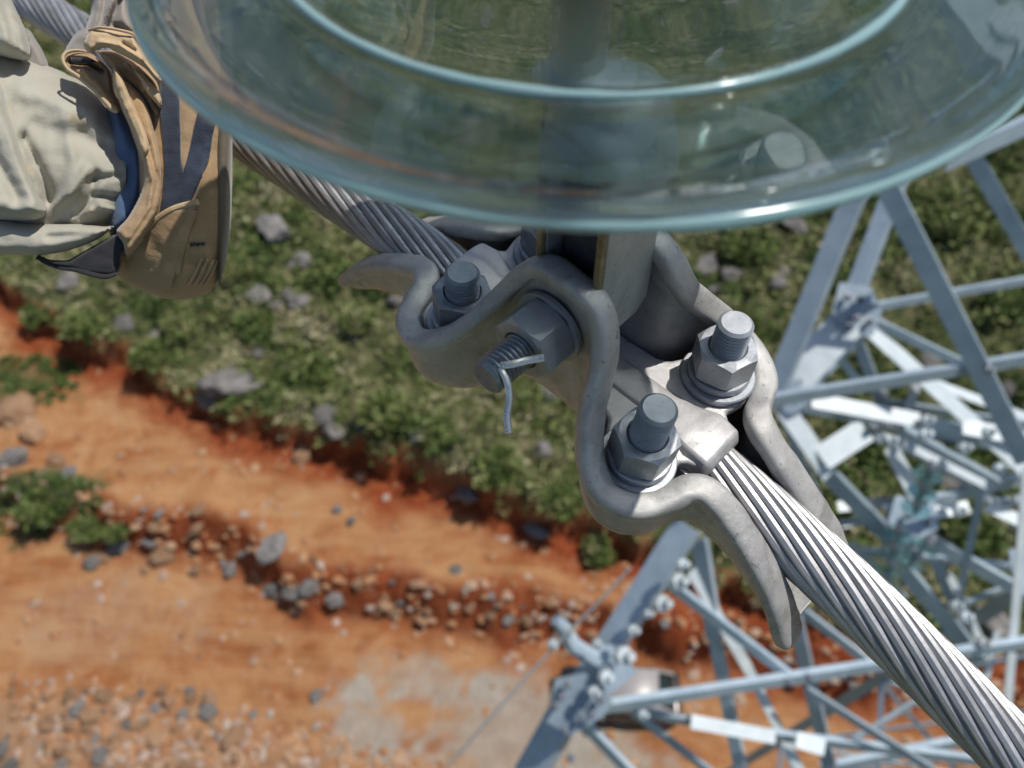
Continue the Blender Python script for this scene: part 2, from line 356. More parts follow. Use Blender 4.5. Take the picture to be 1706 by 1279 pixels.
# --- rocks
def rockmat(name, c1, c2, c3):
    m, t, b = newmat(name); oi = t.nodes.new('ShaderNodeObjectInfo')
    c = ramp(t, nz(t, 3.0, 7, .7), [(.3, c1), (.55, c2), (.8, c3)])
    hs = t.nodes.new('ShaderNodeHueSaturation'); mr = t.nodes.new('ShaderNodeMapRange'); mr.inputs[3].default_value = .7; mr.inputs[4].default_value = 1.25
    t.links.new(oi.outputs['Random'], mr.inputs[0]); t.links.new(mr.outputs[0], hs.inputs['Value']); t.links.new(c, hs.inputs['Color'])
    t.links.new(hs.outputs[0], b.inputs['Base Color']); b.inputs['Roughness'].default_value = .9
    bump(t, b, nz(t, 9, 7, .75), .8, .05); return m
M['lime'] = rockmat('limestone', (.10, .095, .09), (.22, .205, .19), (.36, .335, .30))
M['dirtrock'] = rockmat('earthy_limestone', (.24, .11, .05), (.36, .22, .125), (.47, .35, .24))
def rockverts(seed, sub=2, rough=.35):
    bm = bmesh.new(); bmesh.ops.create_icosphere(bm, subdivisions=sub, radius=1); rs = random.Random(seed)
    off = Vector((rs.random() * 50, rs.random() * 50, rs.random() * 50)); pl = [(Vector((rs.gauss(0, 1), rs.gauss(0, 1), rs.gauss(0, 1))).normalized(), rs.uniform(.55, .85)) for _ in range(8)]
    for v in bm.verts:
        p = v.co * (1 + rough * noise.noise(v.co * 1.3 + off))
        for n_, d_ in pl:
            e = p.dot(n_) - d_
            if e > 0: p -= n_ * e
        v.co = Vector((p.x, p.y, p.z * .75)) * (1 + .22 * noise.noise(v.co * 2.6 + off) + .12 * noise.noise(v.co * 6 + off))
    V = [tuple(v.co) for v in bm.verts]; Fc = [tuple(v.index for v in f.verts) for f in bm.faces]; bm.free(); return V, Fc
variants = []
for i in range(7):
    V, Fc = rockverts(i, 3); me = {}
    for mn in ('lime', 'dirtrock'):
        q = bpy.data.meshes.new('rock'); q.from_pydata(V, [], Fc); q.update(); q.materials.append(M[mn]); me[mn] = q
    variants.append(me)
def rock(name, x, y, s, mn, label, cat, group, z=None, sink=.25):
    if group in ('small stones of the berm', 'rocks of the rubble heap', 'pale rocks scattered in the scrub'):
        sz = 'smallest' if s < .13 else 'small' if s < .18 else 'middling' if s < .27 else 'larger'
        label = sz + ' ' + label.replace('medium sized', 'middling')
        if mn == 'lime': label = label.replace('tan', 'grey')
    o = bpy.data.objects.new(name, random.choice(variants)[mn]); C.objects.link(o)
    sc_ = (s * random.uniform(.8, 1.25), s * random.uniform(.7, 1.1), s * random.uniform(.6, 1.0)); o.scale = sc_
    o.rotation_euler = (random.uniform(-.3, .3), random.uniform(-.3, .3), random.uniform(0, 6.28))
    o.location = (x, y, (gz(x, y) if z is None else z) + sc_[2] * sink); tag(o, label, cat, group); return o
BG = 'limestone boulders on the slope'
for px, py, s, lb in [(385, 640, 1.0, 'largest grey limestone boulder at the edge of the road cut, above the orange track'), (345, 655, .6, 'dark grey boulder touching the left of the largest boulder'),
        (465, 400, .95, 'craggy grey boulder just right of the shoe'), (500, 440, .5, 'smaller grey rock below the craggy boulder by the shoe'), (540, 455, .35, 'pale small rock between the shoe boulder and the clamp'),
        (585, 560, .42, 'pale upright rock in the scrub left of the clamp pocket'), (545, 700, .5, 'pale grey boulder on the bank right of the largest boulder'),
        (560, 720, .35, 'small grey rock leaning below the pale bank boulder'), (780, 800, .5, 'grey rock in the scrub at the lower bank edge'), (895, 860, .42, 'grey rock at the bank edge below the clamp saddle'),
        (1325, 400, .42, 'bright pale rock seen between clamp ear and lattice'), (1215, 470, .4, 'pale rock right of the clamp ear'), (1190, 490, .3, 'small stone beside the pale rock at the clamp ear'),
        (1545, 610, .4, 'pale rock seen through the lattice beside the long strut'), (1660, 1040, .7, 'brownish pale boulder near the right edge under the lattice'), (430, 590, .3, 'small pale rock below the bright green shrub'),
        (700, 740, .35, 'pale rock among bushes above the orange cut'), (480, 490, .35, 'grey rock in the grass left of the wire clamp'), (210, 545, .4, 'grey rock on the bank under the shoe heel'),
        (1380, 470, .3, 'small pale rock left of the lattice gusset'), (120, 480, .4, 'grey rock under the trouser leg')]:
    g = G(px, py, 1.2); rock('boulder', g.x, g.y, s, 'lime', lb, 'boulder', BG, sink=.45)
for i in range(150):
    x = random.uniform(-20, 26); y = random.uniform(14, 46)
    if terr(np.array([x]), np.array([y]))[1][0] < .5: continue
    rock('boulder', x, y, random.choice([.12, .16, .2, .28, .38, .5]), 'lime', 'weathered pale limestone rock half hidden in the green scrub', 'boulder', 'pale rocks scattered in the scrub', sink=.5)
for px, py, s, mn, lb in [(20, 690, .75, 'dirtrock', 'pinkish brown rock slab at the left edge above the bushes'), (60, 720, .5, 'dirtrock', 'brown rock leaning on the pink slab at the left edge'), (30, 775, .55, 'lime', 'white rock beside the grassy bush at the left edge'),
        (95, 770, .3, 'dirtrock', 'brown stone between the white rock and the road'), (118, 790, .28, 'lime', 'pale grey stone right of the grassy bush'), (180, 885, .42, 'lime', 'tall grey stone at the left of the berm between roads'),
        (130, 910, .36, 'lime', 'blue grey stone at the left foot of the berm'), (155, 900, .3, 'dirtrock', 'tan stone between two grey berm stones'), (460, 920, .5, 'lime', 'upright grey rock standing on the berm between the roads'),
        (445, 965, .38, 'lime', 'dark grey rock at the foot of the upright berm rock'), (480, 975, .42, 'lime', 'rounded grey rock second right of the upright berm rock'), (515, 975, .4, 'lime', 'dark rock in the middle of the berm pile'), (550, 985, .34, 'lime', 'small grey rock at the right end of the berm pile'),
        (370, 925, .34, 'lime', 'grey stone left of the upright berm rock'), (255, 905, .38, 'dirtrock', 'yellowish brown stone on the berm'), (310, 925, .3, 'dirtrock', 'tan stone on the berm right of the yellowish one'),
        (880, 1025, .3, 'dirtrock', 'tan stone at the right part of the berm'), (700, 1015, .25, 'dirtrock', 'small tan stone low on the berm'), (600, 795, .26, 'dirtrock', 'orange tan stone lying on the upper track under the bank'),
        (500, 760, .34, 'dirtrock', 'pale tan slab lying on the upper track'), (585, 870, .2, 'lime', 'small pinkish stone on the upper track'), (560, 850, .2, 'lime', 'little pale stone on the middle of the upper track'), (300, 1130, .18, 'lime', 'single white stone on the lower track'), (520, 1140, .22, 'lime', 'white stone on the lower track near the pale patch')]:
    g = G(px, py, 0); rock('rock', g.x, g.y, s, mn, lb, 'rock', 'rocks beside the dirt tracks', sink=.3)
cnt = 0
while cnt < 75:
    x = random.uniform(-14, 14); y2 = float(np.interp(x, *L2)); y = y2 + random.gauss(-.1, .38)
    if x > -1 and random.random() < .5: continue
    rock('rock', x, y, random.choice([.09, .12, .15, .2, .26]), random.choice(['dirtrock', 'dirtrock', 'lime']), 'dusty tan stone in the rocky berm between the two tracks', 'rock', 'small stones of the berm', sink=.3); cnt += 1
cnt = 0
while cnt < 110:
    g = G(random.uniform(-40, 430), random.uniform(1150, 1300), -1.2)
    if random.random() < .35 and g.x > -6: continue
    rock('rock', g.x, g.y, random.choice([.09, .12, .16, .2, .28]), random.choice(['dirtrock', 'dirtrock', 'dirtrock', 'lime']), 'angular tan rock in the rubble heap at the bottom left', 'rock', 'rocks of the rubble heap', sink=.3); cnt += 1
# loose stones beyond counting, one mesh each ground area
def stones(name, pts, smin, smax, mat, label, seed):
    r = np.random.default_rng(seed); base = [rockverts(50 + k, 1, .5) for k in range(6)]; VV = []; FF = []; n = 0
    z = terr(pts[:, 0], pts[:, 1])[0]; tv = []
    for k, (p, zz) in enumerate(zip(pts, z)):
        V, Fc = base[k % 6]; V = np.array(V); s = smin + (smax - smin) * r.random() ** 2.2; a_ = r.random() * 6.28; c_, s_ = math.cos(a_), math.sin(a_)
        V = V * (s * np.array([r.uniform(.7, 1.3), r.uniform(.7, 1.2), r.uniform(.5, 1)])); V = V @ np.array([[c_, s_, 0], [-s_, c_, 0], [0, 0, 1]]) + [p[0], p[1], zz - s * .05]
        VV.append(V); FF.append(np.array(Fc) + n); n += len(V); tv.append(np.full(len(V), r.random()))
    return tag(npmesh(name, np.concatenate(VV), np.concatenate(FF), mat, attr={'tone': np.concatenate(tv)}), label, 'stones', kind='stuff')
ms, t, b = newmat('loose_stone'); a = t.nodes.new('ShaderNodeAttribute'); a.attribute_name = 'tone'
t.links.new(mixc(t, ramp(t, nz(t, 6, 5, .7), [(.3, 0.0), (.7, .45)]), ramp(t, a.outputs['Fac'], [(0, (.28, .12, .05)), (.4, (.38, .20, .095)), (.7, (.43, .29, .18)), (.9, (.30, .26, .23)), (1, (.46, .40, .34))]), (.40, .2, .1)), b.inputs['Base Color'])
b.inputs['Roughness'].default_value = .9; M['loose'] = ms
pl = []
while len(pl) < 5200:
    x = rng.uniform(-15, 16); y = rng.uniform(3, 16)
    d3 = float(np.interp(x, *L3)) - y
    if d3 > -.7 and rng.random() < min(1, .25 + .5 * (d3 + .7)): pl.append((x, y))
for _ in range(800):
    x = rng.uniform(-18, 20); y = float(np.interp(x, *L2)) + rng.normal() * .5 - .1; pl.append((x, y))
while len(pl) < 7000:
    x = rng.uniform(-16, 20); a_ = float(np.interp(x, *L3)); b_ = float(np.interp(x, *L1)); y = a_ + (b_ - a_) * rng.random()
    if rng.random() < max(.04, float(fbm(np.array([x]), np.array([y]), .7, 81)[0]) * 1.6): pl.append((x, y))
stones('loose_stones', np.array(pl), .02, .24, M['loose'], 'tan and grey rubble and small stones strewn over the red earth', 77)

# ------------------------------------------------------------ the parked car and the slab below the tower
def carbuild():
    g = G(1030, 1165, -1.1); bx, by = g.x, g.y; bz = gz(bx, by); root = empty('parked_car', (bx, by, bz), 'small dark car with a pale roof parked on the track behind the lattice', 'car')
    root.rotation_euler = (0, 0, math.radians(-4)); root.scale = (.92, .92, .92)
    mw, t, b = newmat('white_paint'); b.inputs['Base Color'].default_value = (.30, .28, .265, 1); b.inputs['Roughness'].default_value = .25; b.inputs['Coat Weight'].default_value = .5
    mb, t, b = newmat('black_paint'); b.inputs['Base Color'].default_value = (.02, .022, .028, 1); b.inputs['Roughness'].default_value = .25
    mg, t, b = newmat('car_window'); b.inputs['Base Color'].default_value = (.02, .035, .035, 1); b.inputs['Roughness'].default_value = .06
    mt, t, b = newmat('tyre_rubber'); b.inputs['Base Color'].default_value = (.02, .02, .02, 1); b.inputs['Roughness'].default_value = .8
    def part(nm, mb_, mat, bv=None, par=root):
        o = mk(nm, mb_.v, mb_.f, mat, None); o.parent = par
        bm = bmesh.new(); bm.from_mesh(o.data); bmesh.ops.recalc_face_normals(bm, faces=bm.faces); bm.to_mesh(o.data); bm.free()
        if bv: bevel(o, bv, 3)
        return o
    def loftx(secs):       # (x, halfwidth low, halfwidth top, z low, z top)
        q = MB(); v = []; f = []
        for x, a1, a2, z1, z2 in secs: v += [(x, -a1, z1), (x, a1, z1), (x, a1, (z1 + z2) / 2), (x, a2, z2), (x, -a2, z2), (x, -a1, (z1 + z2) / 2)]
        for i in range(len(secs) - 1):
            for k in range(6): f.append((i * 6 + k, i * 6 + (k + 1) % 6, (i + 1) * 6 + (k + 1) % 6, (i + 1) * 6 + k))
        f.append((5, 4, 3, 2, 1, 0)); n = (len(secs) - 1) * 6; f.append(tuple(n + k for k in range(6))); q.add(v, f); return q
    part('body', loftx([(-1.95, .70, .62, .42, .78), (-1.85, .80, .74, .28, .86), (-1.0, .84, .78, .22, .96), (0, .85, .8, .22, .98), (1.3, .85, .78, .22, .98), (1.85, .82, .74, .28, .98), (1.95, .74, .66, .4, .9)]), mb, .05)
    part('bonnet', loftx([(-1.80, .66, .62, .84, .875), (-1.4, .70, .68, .87, .925), (-1.0, .72, .70, .9, .985)]), mb, .02)
    cab = part('cabin', loftx([(-1.0, .76, .70, .93, .985), (-.45, .75, .60, .95, 1.42), (.2, .75, .61, .95, 1.47), (1.1, .75, .60, .95, 1.44), (1.75, .74, .62, .95, 1.05)]), mw, .04)
    q = MB(); q.add([(-.94, -.62, 1.03), (-.94, .62, 1.03), (-.50, .55, 1.405), (-.50, -.55, 1.405), (-.97, -.62, 1.045), (-.97, .62, 1.045), (-.53, .55, 1.425), (-.53, -.55, 1.425)], [(0, 1, 2, 3), (4, 7, 6, 5), (0, 4, 5, 1), (1, 5, 6, 2), (2, 6, 7, 3), (3, 7, 4, 0)]); part('windscreen', q, mg)
    q = MB(); q.add([(1.2, -.52, 1.42), (1.2, .52, 1.42), (1.68, .57, 1.10), (1.68, -.57, 1.10), (1.22, -.52, 1.455), (1.22, .52, 1.455), (1.72, .57, 1.125), (1.72, -.57, 1.125)], [(0, 1, 2, 3), (4, 7, 6, 5), (0, 4, 5, 1), (1, 5, 6, 2), (2, 6, 7, 3), (3, 7, 4, 0)]); part('rear_window', q, mg)
    for sd in (-1, 1):
        for x0, x1 in ((-.55, .15), (.23, 1.05)):
            q = MB(); q.add([(x0 - .1 * (x0 < 0), sd * .757, 1.04), (x1, sd * .757, 1.04), (x1 - .03, sd * .655, 1.36), (x0 + .12 * (x0 < 0), sd * .655, 1.36), (x0 - .1 * (x0 < 0), sd * .78, 1.04), (x1, sd * .78, 1.04), (x1 - .03, sd * .678, 1.36), (x0 + .12 * (x0 < 0), sd * .678, 1.36)], [(0, 1, 2, 3), (4, 7, 6, 5), (0, 4, 5, 1), (1, 5, 6, 2), (2, 6, 7, 3), (3, 7, 4, 0)]); part('side_window', q, mg)
        q = MB(); q.box(Vector((-.62, sd * .93, 1.0)), Vector((1, 0, 0)), Vector((0, 1, 0)), Vector((0, 0, 1)), .06, .09, .07); part('wing_mirror', q, mb, .02)
        q = MB(); q.box(Vector((-1.9, sd * .56, .68)), Vector((1, 0, 0)), Vector((0, 1, 0)), Vector((0, 0, 1)), .08, .14, .07); part('headlight', q, mg, .03)
        for x in (-1.28, 1.22):
            q = MB(); q.lathe(Vector((x, sd * .66, .31)), Vector((0, sd, 0)), [(.30, 0), (.31, .03), (.31, .17), (.29, .205), (.2, .2)], 24); wl = part('wheel', q, mt)
            q = MB(); q.lathe(Vector((x, sd * .80, .31)), Vector((0, sd, 0)), [(.19, 0), (.19, .07), (.05, .055), (.02, .07)], 20); part('rim', q, M['galv'], par=wl)
carbuild()

# ------------------------------------------------------------ lattice tower
tower = empty('lattice_tower', (6.0, 7.0, 0), 'pale galvanised steel lattice tower with bolted angle members below the cable', 'pylon')
def angle(A, B, a, th=.008, mat=None, name='brace', parent=None, tilt=35):
    """an L-section bar: the broad flange in shade, the narrow flange towards the sun"""
    d = (B - A).normalized(); v0 = Vector((0, -.61, .79)); v0 = (v0 - d * v0.dot(d)).normalized(); w0 = d.cross(v0)
    if w0.dot(SUN) < 0: w0 = -w0
    c_, s_ = math.cos(math.radians(tilt)), math.sin(math.radians(tilt)); n1 = v0 * c_ - w0 * s_; n2 = v0 * s_ + w0 * c_
    a = a / (c_ + .55 * s_); prof = [(0, 0), (a, 0), (a, th), (th, th), (th, a * .55), (0, a * .55)]; off = w0 * (a * (c_ - .55 * s_) / 2 + .0)
    v = [p + off - n2 * u - n1 * q_ for p in (A, B) for u, q_ in prof]
    f = [(i, (i + 1) % 6, 6 + (i + 1) % 6, 6 + i) for i in range(6)] + [(5, 4, 3, 2, 1, 0), (6, 7, 8, 9, 10, 11)]
    m_ = MB(); m_.add(v, f); return m_.build(name, mat or M['tower'], parent or tower, smooth=False)
def MEM(p, q_, wpx, mat='tower', name='brace', flip=1, ref=None):
    """member through two seen points, depth in metres each; width in photo pixels"""
    A = P(*p); B = P(*q_); d = (p[2] + q_[2]) / 2; return angle(A, B, wpx * d / FP, mat=M[mat], name=name, tilt=(-20 if mat == 'tower_lit' else 35))
def gusset(pts, t_, mat='tower'):
    v = [P(x, y, t_) for x, y in pts]; n = -FWD * .010; k = len(v)
    m_ = MB(); m_.add(v + [p + n for p in v], [tuple(range(k))[::-1], tuple(range(k, 2 * k))] + [(i, (i + 1) % k, k + (i + 1) % k, k + i) for i in range(k)])
    return m_.build('gusset_plate', M[mat], tower, smooth=False)
def nutbolt(px, py, t_, s=.022, mat='galv_dark', ax=None):
    m_ = MB(); a_ = ax or (-FWD + Vector((.2, 0, .3))).normalized()
    m_.lathe(P(px, py, t_), a_, [(s, 0), (s, s * .9), (s * .5, s * .95), (s * .5, s * 1.9)], 6); return m_.build('bolt', M[mat], tower, smooth=False)
# upper near layer
MEM((1478, 290, 3.6), (1720, 770, 3.9), 38, name='main_member')
MEM((1440, 300, 3.6), (1285, 680, 3.8), 40, name='main_member', flip=-1)
MEM((1255, 672, 3.75), (1760, 590, 3.9), 24)
MEM((1610, 225, 3.9), (1740, 450, 4.1), 30)
MEM((1580, 265, 3.8), (1760, 185, 3.9), 34)
# second layer
MEM((1520, 250, 4.6), (1425, 500, 4.7), 34, name='main_member')
MEM((1432, 520, 4.7), (1305, 655, 4.7), 44, 'tower_lit', name='main_member')
MEM((1440, 545, 4.72), (1330, 660, 4.75), 34, 'tower')
MEM((1450, 512, 4.7), (1760, 458, 4.9), 16)
MEM((1450, 530, 4.72), (1625, 614, 4.8), 16)
MEM((1440, 545, 4.75), (1760, 835, 5.1), 22, 'tower_lit')
MEM((1430, 560, 4.9), (1470, 665, 5.0), 20)
MEM((1310, 662, 4.75), (1720, 745, 5.1), 36, 'tower', name='main_member')
MEM((1350, 668, 4.70), (1530, 702, 4.8), 20, 'tower_lit')
MEM((1600, 712, 4.9), (1760, 742, 5.0), 20, 'tower_lit')
MEM((1460, 668, 5.0), (1720, 708, 5.2), 15)
MEM((1296, 672, 4.7), (1378, 790, 4.8), 28, 'tower_lit')
MEM((1370, 775, 4.8), (1505, 915, 5.0), 30)
MEM((1368, 766, 4.75), (1442, 718, 4.75), 32, 'tower_lit')
MEM((1478, 742, 4.9), (1528, 838, 5.0), 22, 'tower_lit')
MEM((1500, 722, 4.85), (1665, 812, 5.0), 40, name='main_member')
MEM((1505, 740, 4.80), (1640, 808, 4.9), 11, 'tower_lit')
MEM((1478, 855, 5.0), (1760, 785, 5.2), 24)
MEM((1545, 856, 5.0), (1612, 846, 5.05), 16, 'tower_lit')
MEM((1640, 842, 5.0), (1700, 870, 5.0), 16, 'tower_lit')
MEM((1440, 850, 5.0), (1530, 925, 5.1), 18)
MEM((1535, 890, 5.1), (1760, 1018, 5.4), 24)
MEM((1395, 915, 5.3), (1760, 952, 5.6), 15)
MEM((1400, 874, 5.2), (1460, 864, 5.2), 11, 'tower_lit')
MEM((1490, 925, 5.2), (1640, 1105, 5.5), 28)
MEM((1565, 935, 5.3), (1595, 1010, 5.4), 20)
MEM((1580, 960, 5.25), (1640, 1085, 5.4), 12, 'tower_lit')
MEM((1708, 780, 4.6), (1676, 1170, 4.9), 15, 'tower_lit')
MEM((1530, 840, 5.1), (1490, 930, 5.1), 34)
for a_, b_, w_, mt_ in [((1372, 560, 4.8), (1445, 650, 4.9), 13, 'tower'), ((1500, 700, 5.0), (1760, 930, 5.3), 15, 'tower'), ((1556, 640, 5.1), (1760, 715, 5.3), 12, 'tower_lit'), ((1420, 905, 5.2), (1510, 1000, 5.3), 14, 'tower'), ((1600, 1010, 5.4), (1760, 950, 5.5), 13, 'tower'),
                        ((1545, 1170, 5.0), (1760, 1265, 5.2), 14, 'tower'), ((1400, 1250, 5.0), (1560, 1150, 5.1), 12, 'tower'), ((1300, 680, 4.9), (1400, 915, 5.2), 16, 'tower'), ((1530, 620, 5.0), (1500, 720, 5.0), 14, 'tower_lit'), ((1640, 815, 5.0), (1600, 1000, 5.3), 13, 'tower'), ((1395, 845, 5.1), (1500, 835, 5.1), 13, 'tower_lit')]:
    MEM(a_, b_, w_, mt_)
# lower crossarm
MEM((1150, 880, 4.3), (948, 1190, 4.5), 50, name='leg')
MEM((965, 1160, 4.45), (868, 1330, 4.6), 58, name='leg')
MEM((950, 1190, 4.4), (1760, 1066, 4.8), 25, name='chord')
MEM((1055, 1187, 4.6), (1170, 1207, 4.65), 18, 'tower')
MEM((1150, 1202, 4.6), (1290, 1228, 4.65), 17, 'tower_lit')
MEM((1280, 1226, 4.66), (1760, 1285, 4.9), 20)
MEM((1325, 1232, 4.6), (1372, 1246, 4.6), 20, 'tower_lit')
MEM((1060, 1192, 4.7), (1200, 1300, 4.8), 15)
MEM((960, 1195, 4.6), (1070, 1310, 4.7), 22)
MEM((1168, 900, 4.5), (1195, 1070, 4.7), 30)
MEM((1192, 1055, 4.75), (1242, 1310, 4.9), 24)
MEM((1112, 970, 4.4), (1320, 1130, 4.6), 20)
MEM((1150, 950, 4.6), (1245, 1115, 4.75), 15, 'tower_lit')
MEM((1240, 1105, 4.75), (1340, 1300, 4.9), 13, 'tower_lit')
MEM((1328, 1030, 4.7), (1392, 1310, 4.9), 25)
MEM((1345, 1150, 4.6), (1580, 1300, 4.7), 15)
MEM((1340, 1020, 4.9), (1450, 1105, 5.0), 17)
MEM((1370, 1285, 5.0), (1720, 1215, 5.2), 24)
MEM((1660, 1050, 5.4), (1640, 1130, 5.4), 12, 'tower_lit')
gusset([(1398, 470), (1450, 478), (1468, 520), (1452, 560), (1410, 562), (1385, 520)], 4.66)
gusset([(1296, 640), (1335, 630), (1352, 668), (1320, 690), (1292, 680)], 4.66)
gusset([(1490, 828), (1555, 822), (1562, 880), (1515, 905), (1478, 870)], 4.97)
gusset([(925, 1130), (975, 1120), (1020, 1168), (1005, 1192), (950, 1225), (910, 1200)], 4.36)
gusset([(1680, 915), (1740, 910), (1740, 1000), (1690, 985)], 5.0)
gusset([(985, 1080), (1030, 1070), (1060, 1120), (1010, 1160)], 4.40, 'tower')
for x, y, t_ in [(1645, 617, 3.78), (1410, 495, 4.62), (1432, 500, 4.62), (1425, 530, 4.62), (1448, 535, 4.62), (1412, 545, 4.62), (1452, 712, 4.7), (1475, 708, 4.7), (1318, 655, 4.6), (1540, 835, 4.93), (1510, 860, 4.93), (1545, 870, 4.93),
                 (945, 1140, 4.3), (968, 1195, 4.3), (985, 1190, 4.3), (925, 1175, 4.3), (940, 1215, 4.3), (1000, 1165, 4.3), (1312, 1136, 4.5), (1346, 1128, 4.5), (1610, 1246, 4.9), (1470, 655, 4.9), (950, 1262, 4.4), (935, 1160, 4.3)]:
    nutbolt(x, y, t_)
for x, y, s_ in [(1123, 968, .045), (1096, 1005, .045), (1078, 1022, .024), (1051, 1050, .03), (1032, 1092, .05), (1005, 1128, .035), (1133, 940, .03), (985, 1152, .03), (1068, 1190, .025)]:
    nutbolt(x, y, 4.22, s_, 'tower_lit', Vector((.55, -.35, .76)))
for x, y in [(1640, 722), (1600, 748), (1535, 725), (1660, 782), (1645, 835), (1670, 838), (1690, 835), (1460, 730), (1478, 735), (1538, 702), (1592, 852), (1586, 1010), (1602, 1028), (1632, 1072), (1325, 610), (1350, 600), (1352, 655), (1395, 548)]:
    nutbolt(x, y, 4.75, .035, 'tower_lit', Vector((.5, -.3, .8)))  # oversized pale bolts stand in for white sun glints
# step bolts and the small bracket at the crossarm end
m_ = MB(); m_.tube([P(1000, 1105, 4.4), P(955, 1075, 4.4), P(938, 1045, 4.38), P(925, 1032, 4.36)], [.05, .045, .04, .03], 8); m_.build('end_bracket', M['tower'], tower)
for x, y in [(945, 1052), (918, 1072), (992, 1072), (1012, 1110)]: nutbolt(x, y, 4.25, .026, 'tower_lit', Vector((.5, -.5, .7)))
for x, y in ((1600, 760), (1560, 745)): pass
# legs that carry the tower down to its feet, outside the picture
ANG = [(4.2, 3.2), (8.6, 3.2), (8.6, 7.6), (4.2, 7.6)]
lowp = []
for x, y in ANG:
    fx, fy = 6.4 + (x - 6.4) * 1.7, 5.4 + (y - 5.4) * 1.7 - 4; fx += 1; lowp.append((Vector((x + 1, y - 4, CZ - 7.5)), Vector((fx, fy, gz(fx, fy) - .3))))
for A_, B_ in lowp: angle(A_, B_, .18, .014, name='leg')
for k in range(4):
    A_, B_ = lowp[k]; C_, D_ = lowp[(k + 1) % 4]
    for j in range(5):
        u0, u1 = j / 5, (j + 1) / 5; angle(A_.lerp(B_, u0), C_.lerp(D_, u1), .07, name='brace'); angle(C_.lerp(D_, u0), A_.lerp(B_, u1), .07, name='brace')
    angle(A_, C_, .1, name='chord')
for p_, q_ in (((1760, 1066, 4.8), 3), ((1720, 1215, 5.2), 0), ((1760, 785, 5.2), 2), ((1760, 590, 3.9), 2)): angle(P(*p_), lowp[q_][0], .09, name='chord')
# thin earthing wire past the crossarm end
m_ = MB(); m_.tube(spline([P(1050, 945, 4.0), P(1000, 1000, 4.1), P(940, 1060, 4.2), P(880, 1125, 4.3), P(800, 1215, 4.45), P(700, 1330, 4.7)], 6), .0065, 6)
tag(m_.build('thin_wire', M['tower_lit']), 'thin pale wire crossing in front of the orange track beside the pylon arm', 'wire')
# teal glass insulator strings hanging on the lower arm
def dstring(px, py, t_, n, lab, dirv):
    c0 = P(px, py, t_); d = dirv.normalized(); root = empty('insulator_string', c0, lab, 'insulator', 'small teal insulator strings on the pylon')
    for k in range(n):
        c_ = c0 + d * (.12 * k); q = MB(); q.lathe(c_, -d, [(.015, 0), (.026, .0), (.065, -.012), (.078, -.024), (.074, -.030), (.06, -.020), (.024, -.010), (.015, -.010)], 24, close=True); q.build('glass_disc', M['tealglass'], root)
        q = MB(); q.lathe(c_, -d, [(.010, -.06), (.012, 0), (.028, 0.003), (.028, .03), (.02, .055), (.012, .07)], 16); q.build('cap', M['galv'], root)
dstring(1548, 785, 4.6, 3, 'upper teal glass insulator string between the lattice braces', P(1525, 850, 4.75) - P(1548, 785, 4.6))
dstring(1498, 885, 4.8, 4, 'lower teal glass insulator string hanging below the lattice node', P(1475, 975, 5.0) - P(1498, 885, 4.8))
dstring(1545, 905, 4.85, 2, 'short teal glass insulator string right of the lattice node', P(1500, 960, 4.95) - P(1545, 905, 4.85))

# ------------------------------------------------------------ stranded conductor
def zc(p):
    xs = np.array([-3.0, -.14, -.06, 0, .05, .12, .16, 3.0]); sl = np.array([.10, .055, -.04, -.0785, -.10, -.25, -.33, -.40])
    q = np.linspace(0, p, 60); v = np.interp(q, xs, sl); return float(np.trapezoid(v, q)) if hasattr(np, 'trapezoid') else float(np.trapz(v, q))
ps = list(np.concatenate([np.linspace(-3.0, -.6, 40)[:-1], np.linspace(-.6, .6, 420), np.linspace(.6, 2.4, 40)[1:]]))
ctr = [O + DP * p + Vector((0, 0, zc(p))) for p in ps]
cable = empty('stranded_conductor', O, 'thick bare aluminium cable of twisted wires running diagonally through the clamp', 'cable')
RC = .0126; NW = 18; rw = .00192; LAY = .25
cum = [0]
for i in range(1, len(ctr)): cum.append(cum[-1] + (ctr[i] - ctr[i - 1]).length)
frames = []
for i in range(len(ctr)):
    t_ = (ctr[min(i + 1, len(ctr) - 1)] - ctr[max(i - 1, 0)]).normalized(); up = (Vector((0, 0, 1)) - t_ * t_.z).normalized(); frames.append((t_, up, t_.cross(up)))
for k in range(NW):
    pts = []
    for i, c_ in enumerate(ctr):
        a_ = 2 * math.pi * (k / NW) + 2 * math.pi * cum[i] / LAY; t_, u_, v_ = frames[i]
        pts.append(c_ + (u_ * math.cos(a_) + v_ * math.sin(a_)) * (RC - rw))
    wv = [rw * (1 + .05 * noise.noise(Vector((cum[i] * 30, k * 7.7, 1)))) for i in range(len(pts))]; m_ = MB(); m_.tube(pts, wv, 8, cap=False); o = m_.build('strand', M['strand'], cable)
    o.data.polygons.foreach_set('use_smooth', [True] * len(o.data.polygons))
m_ = MB(); m_.tube(ctr, RC - 2 * rw + .0004, 14, cap=False); m_.build('core', M['galv'], cable)

